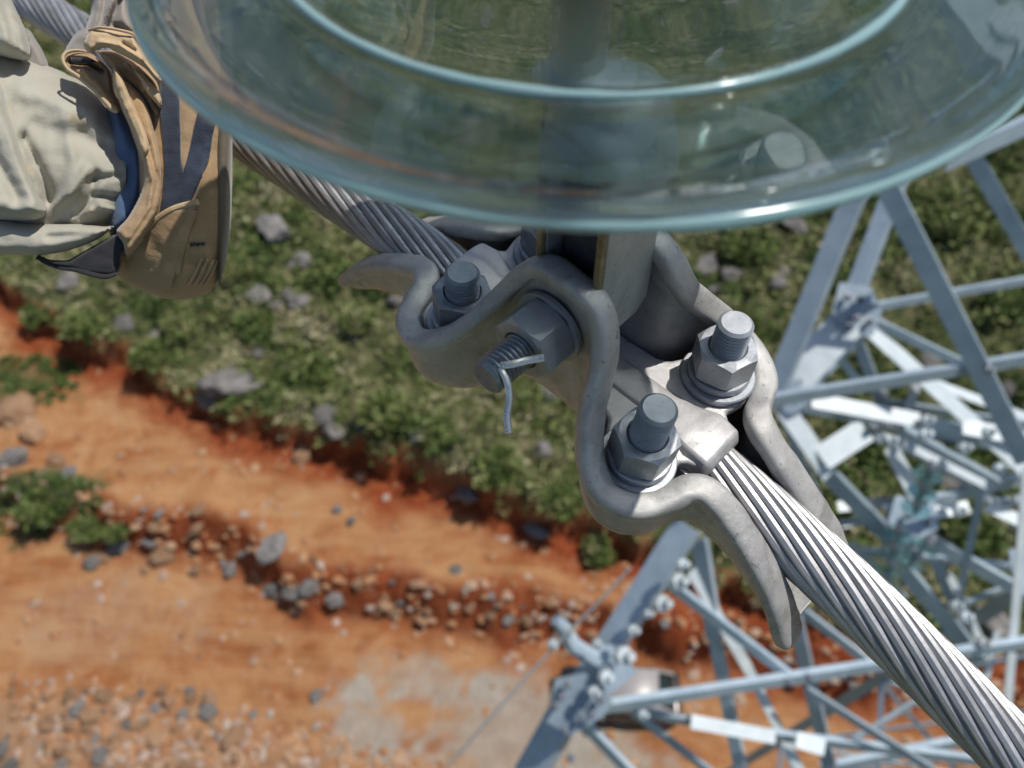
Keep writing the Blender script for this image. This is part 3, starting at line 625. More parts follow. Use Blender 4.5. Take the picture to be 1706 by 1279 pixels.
# ------------------------------------------------------------ suspension clamp
clamp = empty('suspension_clamp', O, 'cast grey suspension clamp with wavy rims and four bolts gripping the cable', 'clamp')
RIM = [(0, 20, 70), (8, 20, 69.5), (15, 20.5, 66), (21, 23, 57), (25, 28, 47), (30, 37, 36), (38, 45, 25), (47, 48.5, 18), (56, 46.5, 15), (63, 40, 13.5), (67, 31, 14), (70, 24, 15), (75, 20, 14.5), (84, 18.5, 10), (96, 18.5, 2), (109, 19, -8), (120, 20, -19), (127, 20.5, -29), (131.5, 20, -35)]
rim = spline(RIM, 6)
def body():
    bm = bmesh.new(); half = []
    full = [Vector((-p.x, p.y, p.z)) for p in rim[::-1]][:-1] + rim
    NS = 12; rows = []
    for p in full:
        s_ = p.x; a_ = abs(s_); hb = float(np.interp(a_, [0, 22, 36, 60, 76, 95, 112, 124, 131], [-18, -19, -28, -29, -23, -26, -34, -41, -45]))
        s2 = s_ * (1 - .02 * (a_ > 120))
        row = []
        wo = p.y; belly = min(1, max(0, (p.z - hb) / 22))
        # outer wall goes down from the rim and tucks under the cable
        c0 = (wo, p.z); c1 = (wo * (1.0 if wo < 30 else .99), p.z - .62 * (p.z - hb)); c2 = (wo * .93, hb + .02 * (p.z - hb)); c3 = (0, hb)
        for j in range(NS + 1):
            u = j / NS; q = [(1 - u) ** 3 * c0[i] + 3 * (1 - u) ** 2 * u * c1[i] + 3 * (1 - u) * u * u * c2[i] + u ** 3 * c3[i] for i in (0, 1)]
            row.append((s_ + (s2 - s_) * u, q[0], q[1]))
        rows.append(row)
    verts = []; faces = []; W_ = 2 * NS + 1
    for row in rows:
        r_ = row + [(s_, -w_, h_) for s_, w_, h_ in row[:-1][::-1]]
        verts += [K(*q) for q in r_]
    for i in range(len(rows) - 1):
        for j in range(W_ - 1): faces.append((i * W_ + j, (i + 1) * W_ + j, (i + 1) * W_ + j + 1, i * W_ + j + 1))
    o = mk('body', verts, faces, M['cast'], clamp)
    s = o.modifiers.new('wall', 'SOLIDIFY'); s.thickness = .0058; s.offset = 0; s.use_even_offset = True; s.thickness_clamp = 1.0
    bevel(o, .0022, 3, 60)
    return o
bodyo = body()
# thick rolled rim bead on both walls
for sg in (1, -1):
    m_ = MB(); pts = [K(p.x, sg * p.y, p.z) for p in ([Vector((-q.x, q.y, q.z)) for q in rim[::-1]][:-1] + rim)]
    n_ = len(pts); rad = [(.0037, .0046)] * n_
    tp = lambda i: math.sqrt(max(.02, 1 - (1 - min(1, (min(i, n_ - 1 - i) + .3) / 5)) ** 2)); wd = lambda i: .0053 + .0020 * max(0, (abs(i - n_ / 2) / (n_ / 2) - .55)) / .45
    rr = [(.0038 * tp(i), wd(i) * tp(i)) for i in range(n_)]
    v = []; f = []; nn = 20
    for i, p in enumerate(pts):
        t_ = (pts[min(i + 1, n_ - 1)] - pts[max(i - 1, 0)]).normalized()
        a_ = E2 - t_ * E2.dot(t_); a_.normalize(); b_ = t_.cross(a_)
        jit = 1 + .10 * noise.noise(p * 110)
        for k in range(nn):
            q = 2 * math.pi * k / nn; cq, sq = math.cos(q), math.sin(q); cq = math.copysign(abs(cq) ** .62, cq); sq = math.copysign(abs(sq) ** .62, sq)
            v.append(p - E2 * (sg * .0012) + a_ * (rr[i][1] * jit * cq) + b_ * (rr[i][0] * jit * sq))
    for i in range(n_ - 1):
        for k in range(nn): f.append((i * nn + k, i * nn + (k + 1) % nn, (i + 1) * nn + (k + 1) % nn, (i + 1) * nn + k))
    f.append(tuple(range(nn))[::-1]); f.append(tuple(range((n_ - 1) * nn, n_ * nn))); m_.add(v, f); o = m_.build('rim', M['cast'], bodyo)
    o.data.polygons.foreach_set('use_smooth', [True] * len(o.data.polygons))
# keeper
def poly_extrude(pts, h0, h1, name, mat, parent, bw=.0012, seg=3, top=None):
    k = len(pts); v = [K(a_, b_, h0) for a_, b_ in pts] + [K(a_, b_, h1 if top is None else top(a_, b_)) for a_, b_ in pts]
    m_ = MB(); m_.add(v, [tuple(range(k))[::-1], tuple(range(k, 2 * k))] + [(i, (i + 1) % k, k + (i + 1) % k, k + i) for i in range(k)])
    o = m_.build(name, mat, parent); bevel(o, bw, seg, 30); return o
half = [(68, 0), (68, 9), (66, 12.5), (63, 13.5), (60, 16)]
for a_ in range(-20, 130, 15): half.append((48 + 14.5 * math.cos(math.radians(a_)), 27 + 14.5 * math.sin(math.radians(a_))))
half += [(33, 27), (29, 20), (24, 17.5), (12, 16.5), (0, 16.5)]
q1 = half + [(-a_, b_) for a_, b_ in half[:-1][::-1]]; q2 = q1[1:-1]
out = q1 + [(a_, -b_) for a_, b_ in q2[::-1]]
keeper = poly_extrude(out, 8.5, 14.5, 'keeper', M['keeper'], clamp, .0017, 4)
m_ = MB(); sp = []
for s_, hw, ht in [(-71, 8.5, 14.5), (-69, 10.5, 17.5), (-60, 11, 19), (-50, 8.5, 17), (-36, 7, 16.2), (0, 7, 16), (36, 7, 16.2), (50, 8.5, 17), (60, 11, 19), (69, 10.5, 17.5), (71, 8.5, 14.5)]:
    sp.append([K(s_, -hw - 3, 9), K(s_, -hw, ht - 1), K(s_, -hw * .6, ht), K(s_, hw * .6, ht), K(s_, hw, ht - 1), K(s_, hw + 3, 9)])
v = [p for r_ in sp for p in r_]; f = []
for i in range(len(sp) - 1):
    for k in range(6): f.append((i * 6 + k, i * 6 + (k + 1) % 6, (i + 1) * 6 + (k + 1) % 6, (i + 1) * 6 + k))
f.append((5, 4, 3, 2, 1, 0)); f.append(tuple((len(sp) - 1) * 6 + k for k in range(6))); m_.add(v, f)
o = m_.build('spine', M['keeper'], keeper); bevel(o, .001, 3, 25)
m_ = MB()
for sg in (-1, 1):
    m_.add([K(s_, sg * w_, h_) for s_ in (-66, 66) for w_, h_ in ((9.5, 9), (15, 9), (14.6, 2), (13.4, -2), (12.6, -2), (12.6, 2))], [tuple(range(6)), tuple(range(6, 12))[::-1]] + [(i, (i + 1) % 6, 6 + (i + 1) % 6, 6 + i) for i in range(6)])
m_.build('saddle', M['keeper'], keeper)
# threads and nuts
def thread(m_, base, ax, r, L, pitch=.0019, n=26, top_ch=.0012):
    prof = []; z = 0.0
    while z < L - top_ch - pitch: prof += [(r - .0010, z), (r, z + pitch * .40), (r, z + pitch * .60), (r - .0010, z + pitch * .98)]; z += pitch
    prof += [(r, L - top_ch), (r - top_ch, L)]; m_.lathe(base, ax, prof, n)
def hexnut(base, ax, af, hgt, xref, mat, parent, bore):
    R_ = af / math.sqrt(3); m_ = MB(); m_.lathe(base, ax, [(R_, 0), (R_, hgt)], 6, xref); v = m_.v; 
    # chamfered hexagon, cut by a cone like a real nut
    ax = ax.normalized(); x = (xref - ax * xref.dot(ax)).normalized(); y = ax.cross(x); mm = MB(); vv = []; ff = []; n = 48
    prof = []
    for lev in (0, 1, 2, 3, 4, 5):
        row = []
        for i in range(n):
            a_ = 2 * math.pi * i / n; loc = (a_ % (math.pi / 3)) - math.pi / 6; rh = (af / 2) / math.cos(loc)
            rc = af / 2 * 1.0
            drop = max(0, (rh - af / 2 * .985)) * .62
            if lev == 0: r_, z_ = min(rh, af / 2 * .97), 0
            elif lev == 1: r_, z_ = rh, drop
            elif lev == 2: r_, z_ = rh, hgt - drop
            elif lev == 3: r_, z_ = min(rh, af / 2 * .965), hgt
            elif lev == 4: r_, z_ = bore + .0009, hgt
            else: r_, z_ = bore, hgt - .0012
            row.append(base + ax * z_ + x * (r_ * math.cos(a_)) + y * (r_ * math.sin(a_)))
        vv += row
    for j in range(5):
        for i in range(n): ff.append((j * n + i, j * n + (i + 1) % n, (j + 1) * n + (i + 1) % n, (j + 1) * n + i))
    ff.append(tuple(range(n))[::-1]); mm.add(vv, ff); o = mm.build('nut', mat, parent); o.data.set_sharp_from_angle(angle=math.radians(22)); return o
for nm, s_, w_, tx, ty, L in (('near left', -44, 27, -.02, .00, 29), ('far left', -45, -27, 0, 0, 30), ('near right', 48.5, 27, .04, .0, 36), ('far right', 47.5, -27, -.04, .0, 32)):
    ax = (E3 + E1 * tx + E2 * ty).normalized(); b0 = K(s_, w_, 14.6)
    m_ = MB(); thread(m_, b0 + ax * .002, ax, .0069, L * .001, .0018); bo = m_.build('bolt', M['galv_dark'] if 'left' in nm else M['galv'], clamp)  # darker steel on the left pair paints in the disc's shade
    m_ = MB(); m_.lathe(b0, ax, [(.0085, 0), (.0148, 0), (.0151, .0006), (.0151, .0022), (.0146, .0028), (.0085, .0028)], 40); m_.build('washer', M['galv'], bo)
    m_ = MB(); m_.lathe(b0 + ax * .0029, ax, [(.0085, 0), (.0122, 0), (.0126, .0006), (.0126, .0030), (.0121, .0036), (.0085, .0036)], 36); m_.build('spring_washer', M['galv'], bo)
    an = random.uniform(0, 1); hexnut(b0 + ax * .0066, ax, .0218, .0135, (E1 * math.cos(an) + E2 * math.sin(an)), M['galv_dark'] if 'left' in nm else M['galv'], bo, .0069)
# pivot bolt through both ears
PS, PH = -3.0, 46.0
m_ = MB(); thread(m_, K(PS, -26, PH), E2, .0070, .083, .0020, 28, .0012)
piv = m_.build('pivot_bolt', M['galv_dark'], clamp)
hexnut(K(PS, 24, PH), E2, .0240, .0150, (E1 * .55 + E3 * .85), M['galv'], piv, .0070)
m_ = MB(); m_.lathe(K(PS, -37, PH), E2, [(.0138, 0), (.0142, .0008), (.0142, .0098), (.012, .010)], 6); m_.build('bolt_head', M['galv'], piv)
m_ = MB(); m_.lathe(K(PS, 22.3, PH), E2, [(.0075, 0), (.0150, 0), (.0150, .0018), (.0075, .0018)], 36); m_.build('washer', M['galv'], piv)
# split pin: crosses the shank near its end, legs bent apart
hp = K(PS, 49, PH); m_ = MB()
d1_ = (P(930, 597, .285) - P(868, 606, .288)).normalized()
a0 = hp - FWD * .0072 
m_.tube(spline([hp, a0, a0 + RGT * .004 + UPV * .0006 - FWD * .001, a0 + RGT * .0090 + UPV * .0018, a0 + RGT * .0150 + UPV * .0028], 6), (.0006, .0014), 10, flat=FWD)
m_.tube(spline([hp, a0 - UPV * .001, a0 + RGT * .0022 - UPV * .0055 - FWD * .001, a0 + RGT * .0030 - UPV * .0115, a0 + RGT * .0022 - UPV * .0175, a0 + RGT * .0028 - UPV * .0235], 6), (.0014, .0007), 10, flat=RGT)
m_.build('split_pin', M['pin'], piv)
m_ = MB(); m_.lathe(a0 + FWD * .0004, -FWD, [(.0029, 0), (.0029, .0006), (.002, .0007)], 20); m_.build('pin_hole_shade', M['dark'], piv)  # dark disc painted in place of the hole's shade

# ------------------------------------------------------------ link between clamp and insulator
SX, SY = O.x + E2.x * .002 - .006, O.y + .001
hang = empty('socket_link', K(0, 0, 80), 'grey flat sided steel link hanging under the glass disc between the clamp ears', 'link')
U3 = Vector((0, 0, 1)); D3_ = Vector((DP.x, DP.y, 0)).normalized(); N3 = Vector((E2.x, E2.y, 0)).normalized()
HB = K(1.5, 0, 0); HB = Vector((HB.x, HB.y, O.z))
def slab(s0, s1, w0, w1, h0, h1, name, mat, bw=.0008, cut=0):
    pts = [(w0, h1), (w0, h0 + cut), (w0 + cut * 1.2, h0), (w1 - cut * .6, h0), (w1, h0 + cut), (w1, h1)]
    v = [HB + D3_ * (s * .001) + N3 * (w_ * .001) + U3 * (h_ * .001) for s in (s0, s1) for w_, h_ in pts]; k = len(pts)
    m_ = MB(); m_.add(v, [tuple(range(k)), tuple(range(k, 2 * k))[::-1]] + [(i, (i + 1) % k, k + (i + 1) % k, k + i) for i in range(k)])
    o = m_.build(name, mat, hang, smooth=False); bevel(o, bw, 2); return o
slab(11.5, 15.5, -15, 15, 40, 118, 'side_plate', M['hanger'], cut=5)
slab(-14.5, -10.5, -15, 15, 40, 118, 'side_plate', M['hanger'], cut=5)
slab(-9, 10, -12, 8, 44, 110, 'link_hollow_shade', M['dark'], cut=5)  # dark fill stands for the shaded hollow between the side plates
m_ = MB()
for s_ in (16.2, -15.2): pass
m_.tube([HB + D3_ * .0135 + N3 * .0158 + U3 * h_ for h_ in (.046, .08, .117)], .0017, 8); m_.tube([HB - D3_ * .0125 + N3 * .0158 + U3 * h_ for h_ in (.046, .08, .117)], .0017, 8)
m_.build('rusty_edge', M['rusty'], hang)
DC = Vector((.0195, .2330, CZ - .1008))       # rim plane centre of the disc
ax0 = HB + U3 * .118; m_ = MB(); m_.lathe(Vector((ax0.x, ax0.y, ax0.z - .006)), U3, [(.017, 0), (.021, .003), (.021, .014), (.016, .022), (.012, .024)], 28); m_.build('socket', M['hanger'], hang)

# ------------------------------------------------------------ glass disc insulator
ins = empty('glass_disc_insulator', DC, 'large clear teal glass disc insulator above the clamp at the top of the photo', 'insulator')
def prof(pts, n=5):
    return [(p.x, p.y) for p in spline([Vector((a_, b_, 0)) for a_, b_ in pts], n)]
top = prof([(.026, .040), (.040, .0385), (.055, .033), (.066, .0235), (.0735, .0115), (.0775, .0034), (.0795, -.0002), (.0810, -.0008), (.0826, -.0012), (.0840, -.0022), (.0870, -.0024), (.0960, -.0020), (.1050, -.0016), (.1100, -.0015), (.1128, -.0011), (.1146, -.0022), (.1152, -.0045), (.1148, -.0074), (.1132, -.0086)])
bot = prof([(.1116, -.0084), (.1100, -.0072), (.1050, -.0066), (.0960, -.0076), (.0870, -.0082), (.0800, -.0076), (.0755, -.0034), (.0715, .0048), (.0640, .0160), (.052, .0240), (.038, .0300), (.026, .0320)])
m_ = MB(); pr = top + bot; n = 192; v = []; f = []
for r_, z_ in pr:
    for i in range(n): a_ = 2 * math.pi * i / n; v.append(DC + Vector((r_ * math.cos(a_), r_ * math.sin(a_), z_)))
kk = len(pr)
for j in range(kk):
    for i in range(n): f.append((j * n + i, ((j + 1) % kk) * n + i, ((j + 1) % kk) * n + (i + 1) % n, j * n + (i + 1) % n))
m_.add(v, f); o = m_.build('glass_shell', M['glass'], ins); o.data.polygons.foreach_set('use_smooth', [True] * len(o.data.polygons))
try: o.data.attributes.remove(o.data.attributes['sharp_edge'])
except Exception: pass
ms_, t, b = newmat('glass_edge_highlight'); b.inputs['Base Color'].default_value = (.55, .85, .88, 1); b.inputs['Roughness'].default_value = .16; b.inputs['Transmission Weight'].default_value = .55; b.inputs['IOR'].default_value = 1.5  # pale cyan colour stands for bright highlight lines on the glass
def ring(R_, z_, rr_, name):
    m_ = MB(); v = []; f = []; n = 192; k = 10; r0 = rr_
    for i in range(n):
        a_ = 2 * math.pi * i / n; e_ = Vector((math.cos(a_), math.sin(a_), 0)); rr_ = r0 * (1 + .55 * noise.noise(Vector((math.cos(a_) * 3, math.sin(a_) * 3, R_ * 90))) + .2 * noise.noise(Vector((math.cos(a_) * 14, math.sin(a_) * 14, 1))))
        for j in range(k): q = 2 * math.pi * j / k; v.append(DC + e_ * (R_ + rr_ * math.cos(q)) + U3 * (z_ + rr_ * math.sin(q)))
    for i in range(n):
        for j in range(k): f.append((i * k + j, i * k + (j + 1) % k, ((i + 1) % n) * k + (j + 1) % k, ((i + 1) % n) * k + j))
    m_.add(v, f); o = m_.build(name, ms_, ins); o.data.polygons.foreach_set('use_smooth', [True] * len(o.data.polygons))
ring(.1149, -.0056, .0013, 'rim_highlight'); ring(.0818, -.0012, .0011, 'shoulder_highlight')  # added rings that carry the painted highlights
m_ = MB(); m_.lathe(DC, U3, [(.0255, .020), (.0260, .041), (.040, .042), (.042, .046), (.041, .065), (.036, .085), (.028, .098), (.022, .112), (.020, .122)], 48); m_.build('cap', M['galv'], ins)
m_ = MB(); m_.lathe(DC, U3, [(.009, -.060), (.014, -.057), (.014, -.052), (.0085, -.047), (.0085, .008), (.012, .014), (.0255, .016), (.0255, .030)], 32); m_.build('pin', M['hanger'], ins)

# ------------------------------------------------------------ the worker: leg in canvas trousers and tan shoe
SD = .405
def S(px, py, dz=0.0): return P(px, py, SD - dz)      # shoe plane point, dz towards the camera
QX = SD / FP                                                # metres per photo pixel there
def tubebody(secs, n=40, disp=None):
    """secs: (centre, half in-plane vector, half depth vector)"""
    v = []; f = []
    for i, (c_, a_, b_) in enumerate(secs):
        for k in range(n):
            q = 2 * math.pi * k / n; p = c_ + a_ * math.cos(q) + b_ * math.sin(q)
            if disp: p = disp(p, i / (len(secs) - 1), q)
            v.append(p)
    for i in range(len(secs) - 1):
        for k in range(n): f.append((i * n + k, i * n + (k + 1) % n, (i + 1) * n + (k + 1) % n, (i + 1) * n + k))
    f.append(tuple(range(n))[::-1]); f.append(tuple(range((len(secs) - 1) * n, len(secs) * n))); return v, f
def toward(p): return (CAM - p).normalized()
def topx(p):
    d = p - CAM; z = d.dot(FWD); return 853 + FP * d.dot(RGT) / z, 639.5 - FP * d.dot(UPV) / z
# body: shin, ankle and foot as one continuous surface
secs = []
for x, yc, hw, dep in [(-420, 180, 130, .055), (-200, 220, 125, .052), (-60, 250, 115, .048), (80, 270, 100, .043), (190, 270, 80, .036), (245, 262, 78, .034), (280, 250, 100, .033), (320, 230, 120, .031), (350, 210, 120, .028), (365, 200, 100, .022)]:
    secs.append((S(x, yc, -.015), UPV * hw * QX, ray(x, yc) * dep * .8))
v, f = tubebody(secs, 32); person = mk('person', v, f, M['skin'])
tag(person, 'worker with cream canvas trousers and a tan suede shoe, one leg seen against the cable', 'person')
# trouser leg
def interp(x, tab, c):
    return float(np.interp(x, [r_[0] for r_ in tab], [r_[c] for r_ in tab]))
TT = [(-420, -120, 470, .085), (-250, -60, 455, .075), (-120, 10, 440, .066), (-40, 45, 426, .058), (0, 70, 421, .055), (27, 84, 421, .055), (49, 98, 420, .054), (98, 117, 414, .052), (143, 138, 401, .050), (162, 155, 393, .049), (182, 182, 379, .047), (197, 202, 364, .045), (205, 219, 349, .044), (210, 240, 332, .043)]
folds = [([(95, 340), (120, 320), (142, 285)], 10, .005), ([(130, 360), (150, 330), (160, 290)], 8, -.004), ([(150, 300), (205, 290)], 6, -.0035), ([(155, 325), (205, 330)], 5, -.003), ([(170, 345), (200, 352)], 5, .0035), ([(120, 365), (150, 350)], 6, .003),
         ([(40, 150), (90, 165), (150, 190)], 20, .005), ([(60, 215), (130, 225), (200, 255)], 16, -.004), ([(40, 230), (70, 290), (84, 335)], 9, -.006), ([(110, 200), (120, 260), (112, 320)], 12, .003)]
def segd(px, py, pl_):
    best = 1e9
    for (x0, y0), (x1, y1) in zip(pl_[:-1], pl_[1:]):
        dx, dy = x1 - x0, y1 - y0; u = max(0, min(1, ((px - x0) * dx + (py - y0) * dy) / (dx * dx + dy * dy))); best = min(best, math.hypot(px - x0 - u * dx, py - y0 - u * dy))
    return best
def wrinkle(x, y, fl, a1=.0022, a2=.0009):
    return sum(am * math.exp(-(segd(x, y, pl_) / wd) ** 2) for pl_, wd, am in fl) + a1 * noise.noise(Vector((x * .018, y * .018, 2))) + a2 * noise.noise(Vector((x * .06, y * .06, 5)))
def tdisp(p, u, q):
    if math.sin(q) > .25: return p
    x, y = topx(p); k = min(1, max(0, (.25 - math.sin(q)) / .6)); return p + toward(p) * wrinkle(x, y, folds) * k
xs = list(np.linspace(-420, -60, 20)) + list(np.linspace(-50, 210, 110))
secs = [(S(x, (interp(x, TT, 1) + interp(x, TT, 2)) / 2), UPV * ((interp(x, TT, 2) - interp(x, TT, 1)) / 2 * QX), ray(x, 250) * interp(x, TT, 3) * .72) for x in xs]
v, f = tubebody(secs, 150, tdisp); tl = mk('trouser_leg', v, f, M['canvas'], person)
def pillow(poly, dz, puff, name, mat, parent=None, fl=(), edge=9.0, step=3.5, depth=.006, slope=(0, 0), n=5, a1=.0012, a2=.0006, smoothp=True):
    """a padded piece of cloth or leather: outline, soft rounded edges, its own folds and thickness"""
    o_ = [(p.x, p.y) for p in spline([Vector((x, y, 0)) for x, y in list(poly) + [poly[0]]], n)][:-1] if smoothp else list(poly)
    bm = bmesh.new(); fv = [bm.verts.new((x, y, 0)) for x, y in o_]; bm.faces.new(fv); xs_ = [p[0] for p in o_]; ys_ = [p[1] for p in o_]
    for ax_, lo, hi in ((0, min(xs_), max(xs_)), (1, min(ys_), max(ys_))):
        c_ = lo + step * .7
        while c_ < hi:
            bmesh.ops.bisect_plane(bm, geom=bm.verts[:] + bm.edges[:] + bm.faces[:], plane_co=Vector((c_, 0, 0)) if ax_ == 0 else Vector((0, c_, 0)), plane_no=Vector((1, 0, 0)) if ax_ == 0 else Vector((0, 1, 0))); c_ += step
    ring = o_ + [o_[0]]; cx_ = sum(xs_) / len(xs_); cy_ = sum(ys_) / len(ys_)
    for v_ in bm.verts:
        x, y = v_.co.x, v_.co.y; e_ = min(1, segd(x, y, ring) / edge); h_ = math.sqrt(max(0, 1 - (1 - e_) ** 2))
        v_.co = S(x, y, dz + (puff + depth) * h_ - depth + slope[0] * (x - cx_) + slope[1] * (y - cy_) + wrinkle(x, y, fl, a1, a2) * h_)
    bmesh.ops.recalc_face_normals(bm, faces=bm.faces)
    if sum((f_.normal.dot(FWD) for f_ in bm.faces)) > 0: bmesh.ops.reverse_faces(bm, faces=bm.faces)
    me = bpy.data.meshes.new(name); bm.to_mesh(me); bm.free(); me.materials.append(mat); me.polygons.foreach_set('use_smooth', [True] * len(me.polygons))
    o = bpy.data.objects.new(name, me); C.objects.link(o); pr_ = parent or person; o.parent = pr_; o.matrix_parent_inverse = Matrix.Translation(-world_loc(pr_))
    s_ = o.modifiers.new('th', 'SOLIDIFY'); s_.thickness = .0016; s_.offset = -1; return o
pillow([(-160, 40), (-60, 90), (0, 138), (16, 187), (30, 228), (45, 276), (65, 325), (78, 350), (62, 366), (20, 368), (-60, 366), (-160, 360)], .037, .014, 'trouser_fold', M['canvas'], tl, edge=34, fl=[([(-40, 200), (-10, 260), (30, 330)], 14, -.006), ([(0, 170), (25, 250), (60, 335)], 8, .003)])
pillow([(-160, 362), (-60, 362), (0, 361), (32, 369), (69, 373), (116, 372), (172, 377), (190, 377), (172, 392), (153, 403), (110, 418), (62, 425), (0, 424), (-160, 426)], .032, .008, 'trouser_fold', M['canvas'], tl, edge=20, fl=[([(80, 395), (150, 390)], 6, -.002)])
pillow([(-150, -120), (-20, -90), (10, -30), (20, 0), (34, 30), (46, 57), (52, 95), (30, 100), (-20, 90), (-150, 60)], .024, .018, 'trouser_fold', M['canvas'], tl, edge=34, fl=[([(0, -20), (20, 50), (30, 90)], 8, -.003)])
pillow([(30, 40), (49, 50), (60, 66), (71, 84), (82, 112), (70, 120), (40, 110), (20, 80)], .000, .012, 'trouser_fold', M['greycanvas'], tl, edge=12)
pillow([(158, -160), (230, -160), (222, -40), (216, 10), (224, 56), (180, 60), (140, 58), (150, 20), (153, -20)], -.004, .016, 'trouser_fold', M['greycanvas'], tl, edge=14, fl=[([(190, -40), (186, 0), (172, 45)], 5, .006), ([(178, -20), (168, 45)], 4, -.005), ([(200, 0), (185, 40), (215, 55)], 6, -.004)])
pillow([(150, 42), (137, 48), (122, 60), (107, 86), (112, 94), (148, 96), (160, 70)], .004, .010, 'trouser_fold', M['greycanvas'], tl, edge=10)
# sock
pillow([(180, 150), (200, 170), (222, 210), (240, 255), (245, 300), (238, 345), (222, 372), (196, 388), (180, 370)], .0245, .004, 'sock', M['sock'], person, edge=24, depth=.012, fl=[([(225, 250), (230, 290), (224, 330)], 4, .0012)])
# shoe upper: heel at the bottom, toe up behind the glass, sole towards the right
T2 = [(182, 100, 392, .020), (192, 80, 455, .028), (214, 60, 474, .034), (246, 30, 487, .038), (271, 0, 496, .041), (308, -60, 499, .043), (335, -110, 493, .044), (350, -120, 486, .0435), (366, -130, 462, .0425), (372, -135, 440, .040)]
def shoe_sec(x): return interp(x, T2, 1), interp(x, T2, 2), interp(x, T2, 3)
secs = []
for x in np.linspace(190, 372, 60):
    y0, y1, dep = shoe_sec(x); secs.append((S(x, (y0 + y1) / 2, 0), UPV * ((y1 - y0) / 2 * QX), ray(x, 330) * dep))
sf = [([(345, 240), (330, 330), (305, 440)], 4, .0010), ([(320, 420), (350, 470)], 4, .0008), ([(335, 410), (360, 455)], 4, .0008), ([(250, 400), (280, 430), (330, 440)], 12, -.0015)]
def sdisp(p, u, q):
    if math.sin(q) > .3: return p
    x, y = topx(p); return p + toward(p) * (wrinkle(x, y, sf, .0018, .0008) - .026 * max(0, 1 - max(0, x - 200) / 50) * max(0, min(1, (395 - y) / 25)) * (y > 60)) * min(1, (.3 - math.sin(q)) / .5)
v, f = tubebody(secs, 220, sdisp)
shoe = mk('shoe', v, f, M['suede'], person)
bvh = BVHTree.FromPolygons([tuple(p) for p in v], f)
def hit(px, py, off=.0):
    r_ = bvh.ray_cast(CAM, ray(px, py).normalized())
    if r_[0] is None: r2 = bvh.find_nearest(P(px, py, SD - .035)); return r2[0] + toward(r2[0]) * off
    return r_[0] + toward(r_[0]) * off
def patch(poly, name, mat, off=.0010, th=.0016, step=4.0, parent=None):
    """a leather or elastic panel lying on the shoe: cut to an outline and wrapped on its surface"""
    bm = bmesh.new(); fv = [bm.verts.new(Vector((x, y, 0))) for x, y in poly]; bm.faces.new(fv); xs_ = [p[0] for p in poly]; ys_ = [p[1] for p in poly]
    for ax_, lo, hi in ((0, min(xs_), max(xs_)), (1, min(ys_), max(ys_))):
        c_ = lo + step
        while c_ < hi:
            bmesh.ops.bisect_plane(bm, geom=bm.verts[:] + bm.edges[:] + bm.faces[:], plane_co=Vector((c_, 0, 0)) if ax_ == 0 else Vector((0, c_, 0)), plane_no=Vector((1, 0, 0)) if ax_ == 0 else Vector((0, 1, 0))); c_ += step
    for v_ in bm.verts: v_.co = hit(v_.co.x, v_.co.y, off)
    bmesh.ops.recalc_face_normals(bm, faces=bm.faces)
    me = bpy.data.meshes.new(name); bm.to_mesh(me); bm.free(); me.materials.append(mat); me.polygons.foreach_set('use_smooth', [True] * len(me.polygons))
    o = bpy.data.objects.new(name, me); C.objects.link(o); pr_ = parent or shoe; o.parent = pr_; o.matrix_parent_inverse = Matrix.Translation(-world_loc(pr_))
    s = o.modifiers.new('th', 'SOLIDIFY'); s.thickness = th; s.offset = 0; return o
def seam(pts, name, mat, r=.0010, off=.0008, parent=None, n=6):
    sp_ = spline([Vector((x, y, 0)) for x, y in pts], n); m2 = MB(); m2.tube([hit(p.x, p.y, off) for p in sp_], r, 8); return m2.build(name, mat, parent or shoe)
def roll(pts, rad, dz, name, mat, n=8, parent=None, flat=.7):
    cs = spline([S(x, y, d_) for (x, y), d_ in zip(pts, dz)], n); m2 = MB(); rr_ = [q.x * QX for q in spline([Vector((r_, 0, 0)) for r_ in rad], n)]; m2.tube(cs, [(a_, a_ * flat) for a_ in rr_], 14, flat=FWD.cross(UPV)); o = m2.build(name, mat, parent or shoe)
    o.data.polygons.foreach_set('use_smooth', [True] * len(o.data.polygons)); return o
patch([(266, 100), (290, 120), (298, 167), (300, 222), (301, 268), (305, 288), (309, 276), (317, 247), (325, 209), (332, 180), (360, 200), (354, 226), (347, 267), (327, 314), (317, 338), (290, 346), (268, 360), (273, 320), (275, 280), (273, 246), (268, 187), (264, 138)], 'elastic_gusset', M['navy'], .0006, .0012, 4)
patch([(268, 362), (290, 348), (327, 337), (324, 352), (308, 400), (299, 437), (285, 478), (262, 482), (236, 470), (212, 452), (212, 427), (246, 384)], 'heel_counter', M['suede'], .0012, .0022, 5)
seam([(212, 427), (246, 384), (263, 364), (290, 347), (329, 336)], 'seam', M['suede2'], .0013, .0018)
seam([(325, 351), (308, 400), (299, 437), (296, 455)], 'seam', M['suede'], .0010, .0018)
for x in (330, 340, 350, 357): seam([(x + 6, 432), (x - 6, 458), (x - 16, 474)], 'frayed_edge', M['suede2'], .0006, .0008)
patch([(316, 404), (342, 404), (340, 409), (334, 407), (330, 410), (325, 408), (318, 411)], 'worn_hole', M['black'], .0006, .0006, 3)
pillow([(187, 113), (205, 128), (230, 150), (248, 178), (258, 215), (266, 250), (270, 290), (266, 335), (255, 368), (235, 398), (212, 425), (205, 405), (194, 385), (210, 366), (224, 343), (236, 314), (239, 277), (231, 255), (214, 207), (197, 167)], .0405, .0055, 'padded_collar', M['suede'], shoe, edge=9, fl=[([(215, 200), (240, 250), (255, 300), (248, 345), (215, 395)], 3.5, .0022), ([(222, 190), (247, 240), (263, 300), (255, 350)], 3, -.002)], step=3)
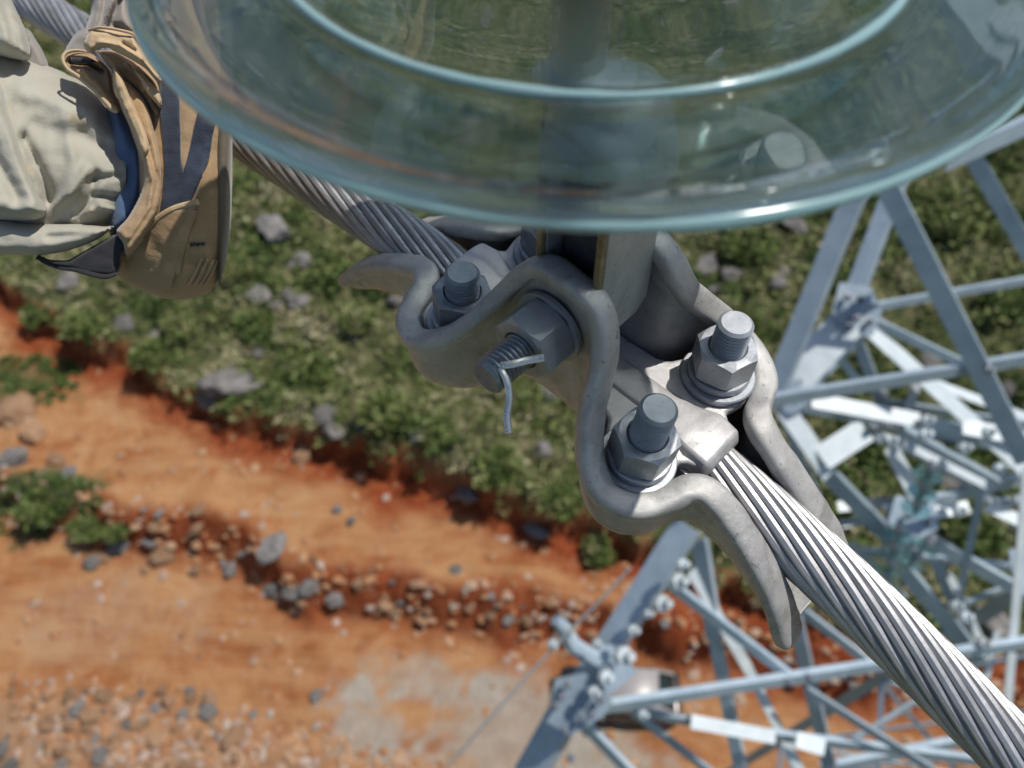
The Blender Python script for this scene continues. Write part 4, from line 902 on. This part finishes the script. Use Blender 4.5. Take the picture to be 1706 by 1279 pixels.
pillow([(191, 150), (188, 120), (192, 112), (206, 130), (218, 160), (232, 190), (246, 225), (250, 250), (238, 262), (226, 232), (210, 195), (199, 170)], .046, .005, 'ribbed_collar', M['suede2'], shoe, edge=7, step=2.5, a2=.0010)
pillow([(108, 88), (128, 84), (150, 88), (172, 104), (186, 123), (190, 150), (202, 178), (196, 188), (184, 182), (172, 168), (158, 151), (133, 131), (112, 117), (104, 101)], .030, .006, 'tongue', M['suede'], shoe, edge=8, step=2.5, fl=[([(120, 102), (145, 104), (170, 118)], 5, -.010), ([(140, 118), (165, 140), (186, 170)], 4, .003)])
roll([(150, 87), (128, 84), (110, 88), (105, 100), (114, 116), (135, 131), (158, 150), (174, 168), (186, 181), (196, 186)], [2, 3, 3.5, 3.5, 4, 4.5, 5, 5, 5, 3], [.034, .036, .038, .039, .039, .040, .040, .041, .041, .041], 'braided_trim', M['suede2'])
pillow([(118, 95), (150, 97), (158, 103), (140, 106), (120, 104)], .0375, .001, 'tongue_hole_shade', M['black'], shoe, edge=4, step=2.5, depth=.001, a1=.0003)  # black piece stands in for the shaded hole inside the tongue
pillow([(160, 84), (190, 84), (215, 97), (240, 112), (266, 140), (270, 178), (262, 200), (245, 176), (225, 150), (200, 132), (180, 108)], .036, .006, 'vamp', M['suede'], shoe, edge=9, step=3, fl=[([(212, 108), (235, 128), (240, 150)], 4, .004), ([(225, 112), (255, 150), (262, 178)], 5, -.003)])
pillow([(212, 106), (232, 118), (250, 136), (267, 156), (269, 180), (254, 166), (240, 150), (232, 132)], .046, .004, 'vamp_lit_fold', M['suede2'], shoe, edge=6, step=2.5)  # paler suede piece paints the sunlit part of the vamp
pillow([(149, 47), (182, 46), (221, 56), (233, 74), (250, 106), (270, 132), (262, 136), (242, 114), (217, 98), (194, 87), (177, 79), (160, 84), (148, 88), (139, 72)], .050, .006, 'fold_flap', M['suede2'], shoe, edge=9, step=2.5, fl=[([(150, 52), (182, 52), (218, 62)], 2.2, -.0015), ([(165, 70), (200, 75), (235, 98)], 4, .002), ([(205, 72), (225, 84)], 3, -.002)])
roll([(148, 50), (165, 46), (182, 47), (203, 51), (222, 57), (232, 72)], [2, 3, 3, 3, 3, 2], [.052, .055, .056, .056, .055, .053], 'flap_edge', M['suede2'])
pillow([(60, 426), (81, 432), (113, 433), (128, 425), (160, 407), (197, 389), (208, 399), (212, 412), (202, 427), (203, 439), (194, 457), (172, 460), (148, 457), (123, 449), (98, 445), (76, 437)], .030, .004, 'heel_lining', M['black'], shoe, edge=6, step=3)
roll([(62, 428), (78, 437), (100, 445), (125, 449), (150, 456), (175, 461), (195, 456)], [3, 4, 4, 4, 4, 4, 3], [.030, .031, .032, .033, .034, .035, .034], 'pull_loop', M['black'])
# sole
secs = []
for x, y1, sc_ in [(364, 478, 1.0), (370, 462, 1.03), (376, 440, 1.03), (381, 408, 1.0), (385, 360, .96), (387, 300, .9)]:
    secs.append((S(x, (-135 + y1) / 2, 0), UPV * ((y1 + 135) / 2 * QX), ray(x, 330) * .0425 * sc_))
v, f = tubebody(secs, 96); mk('sole', v, f, M['solem'], shoe)
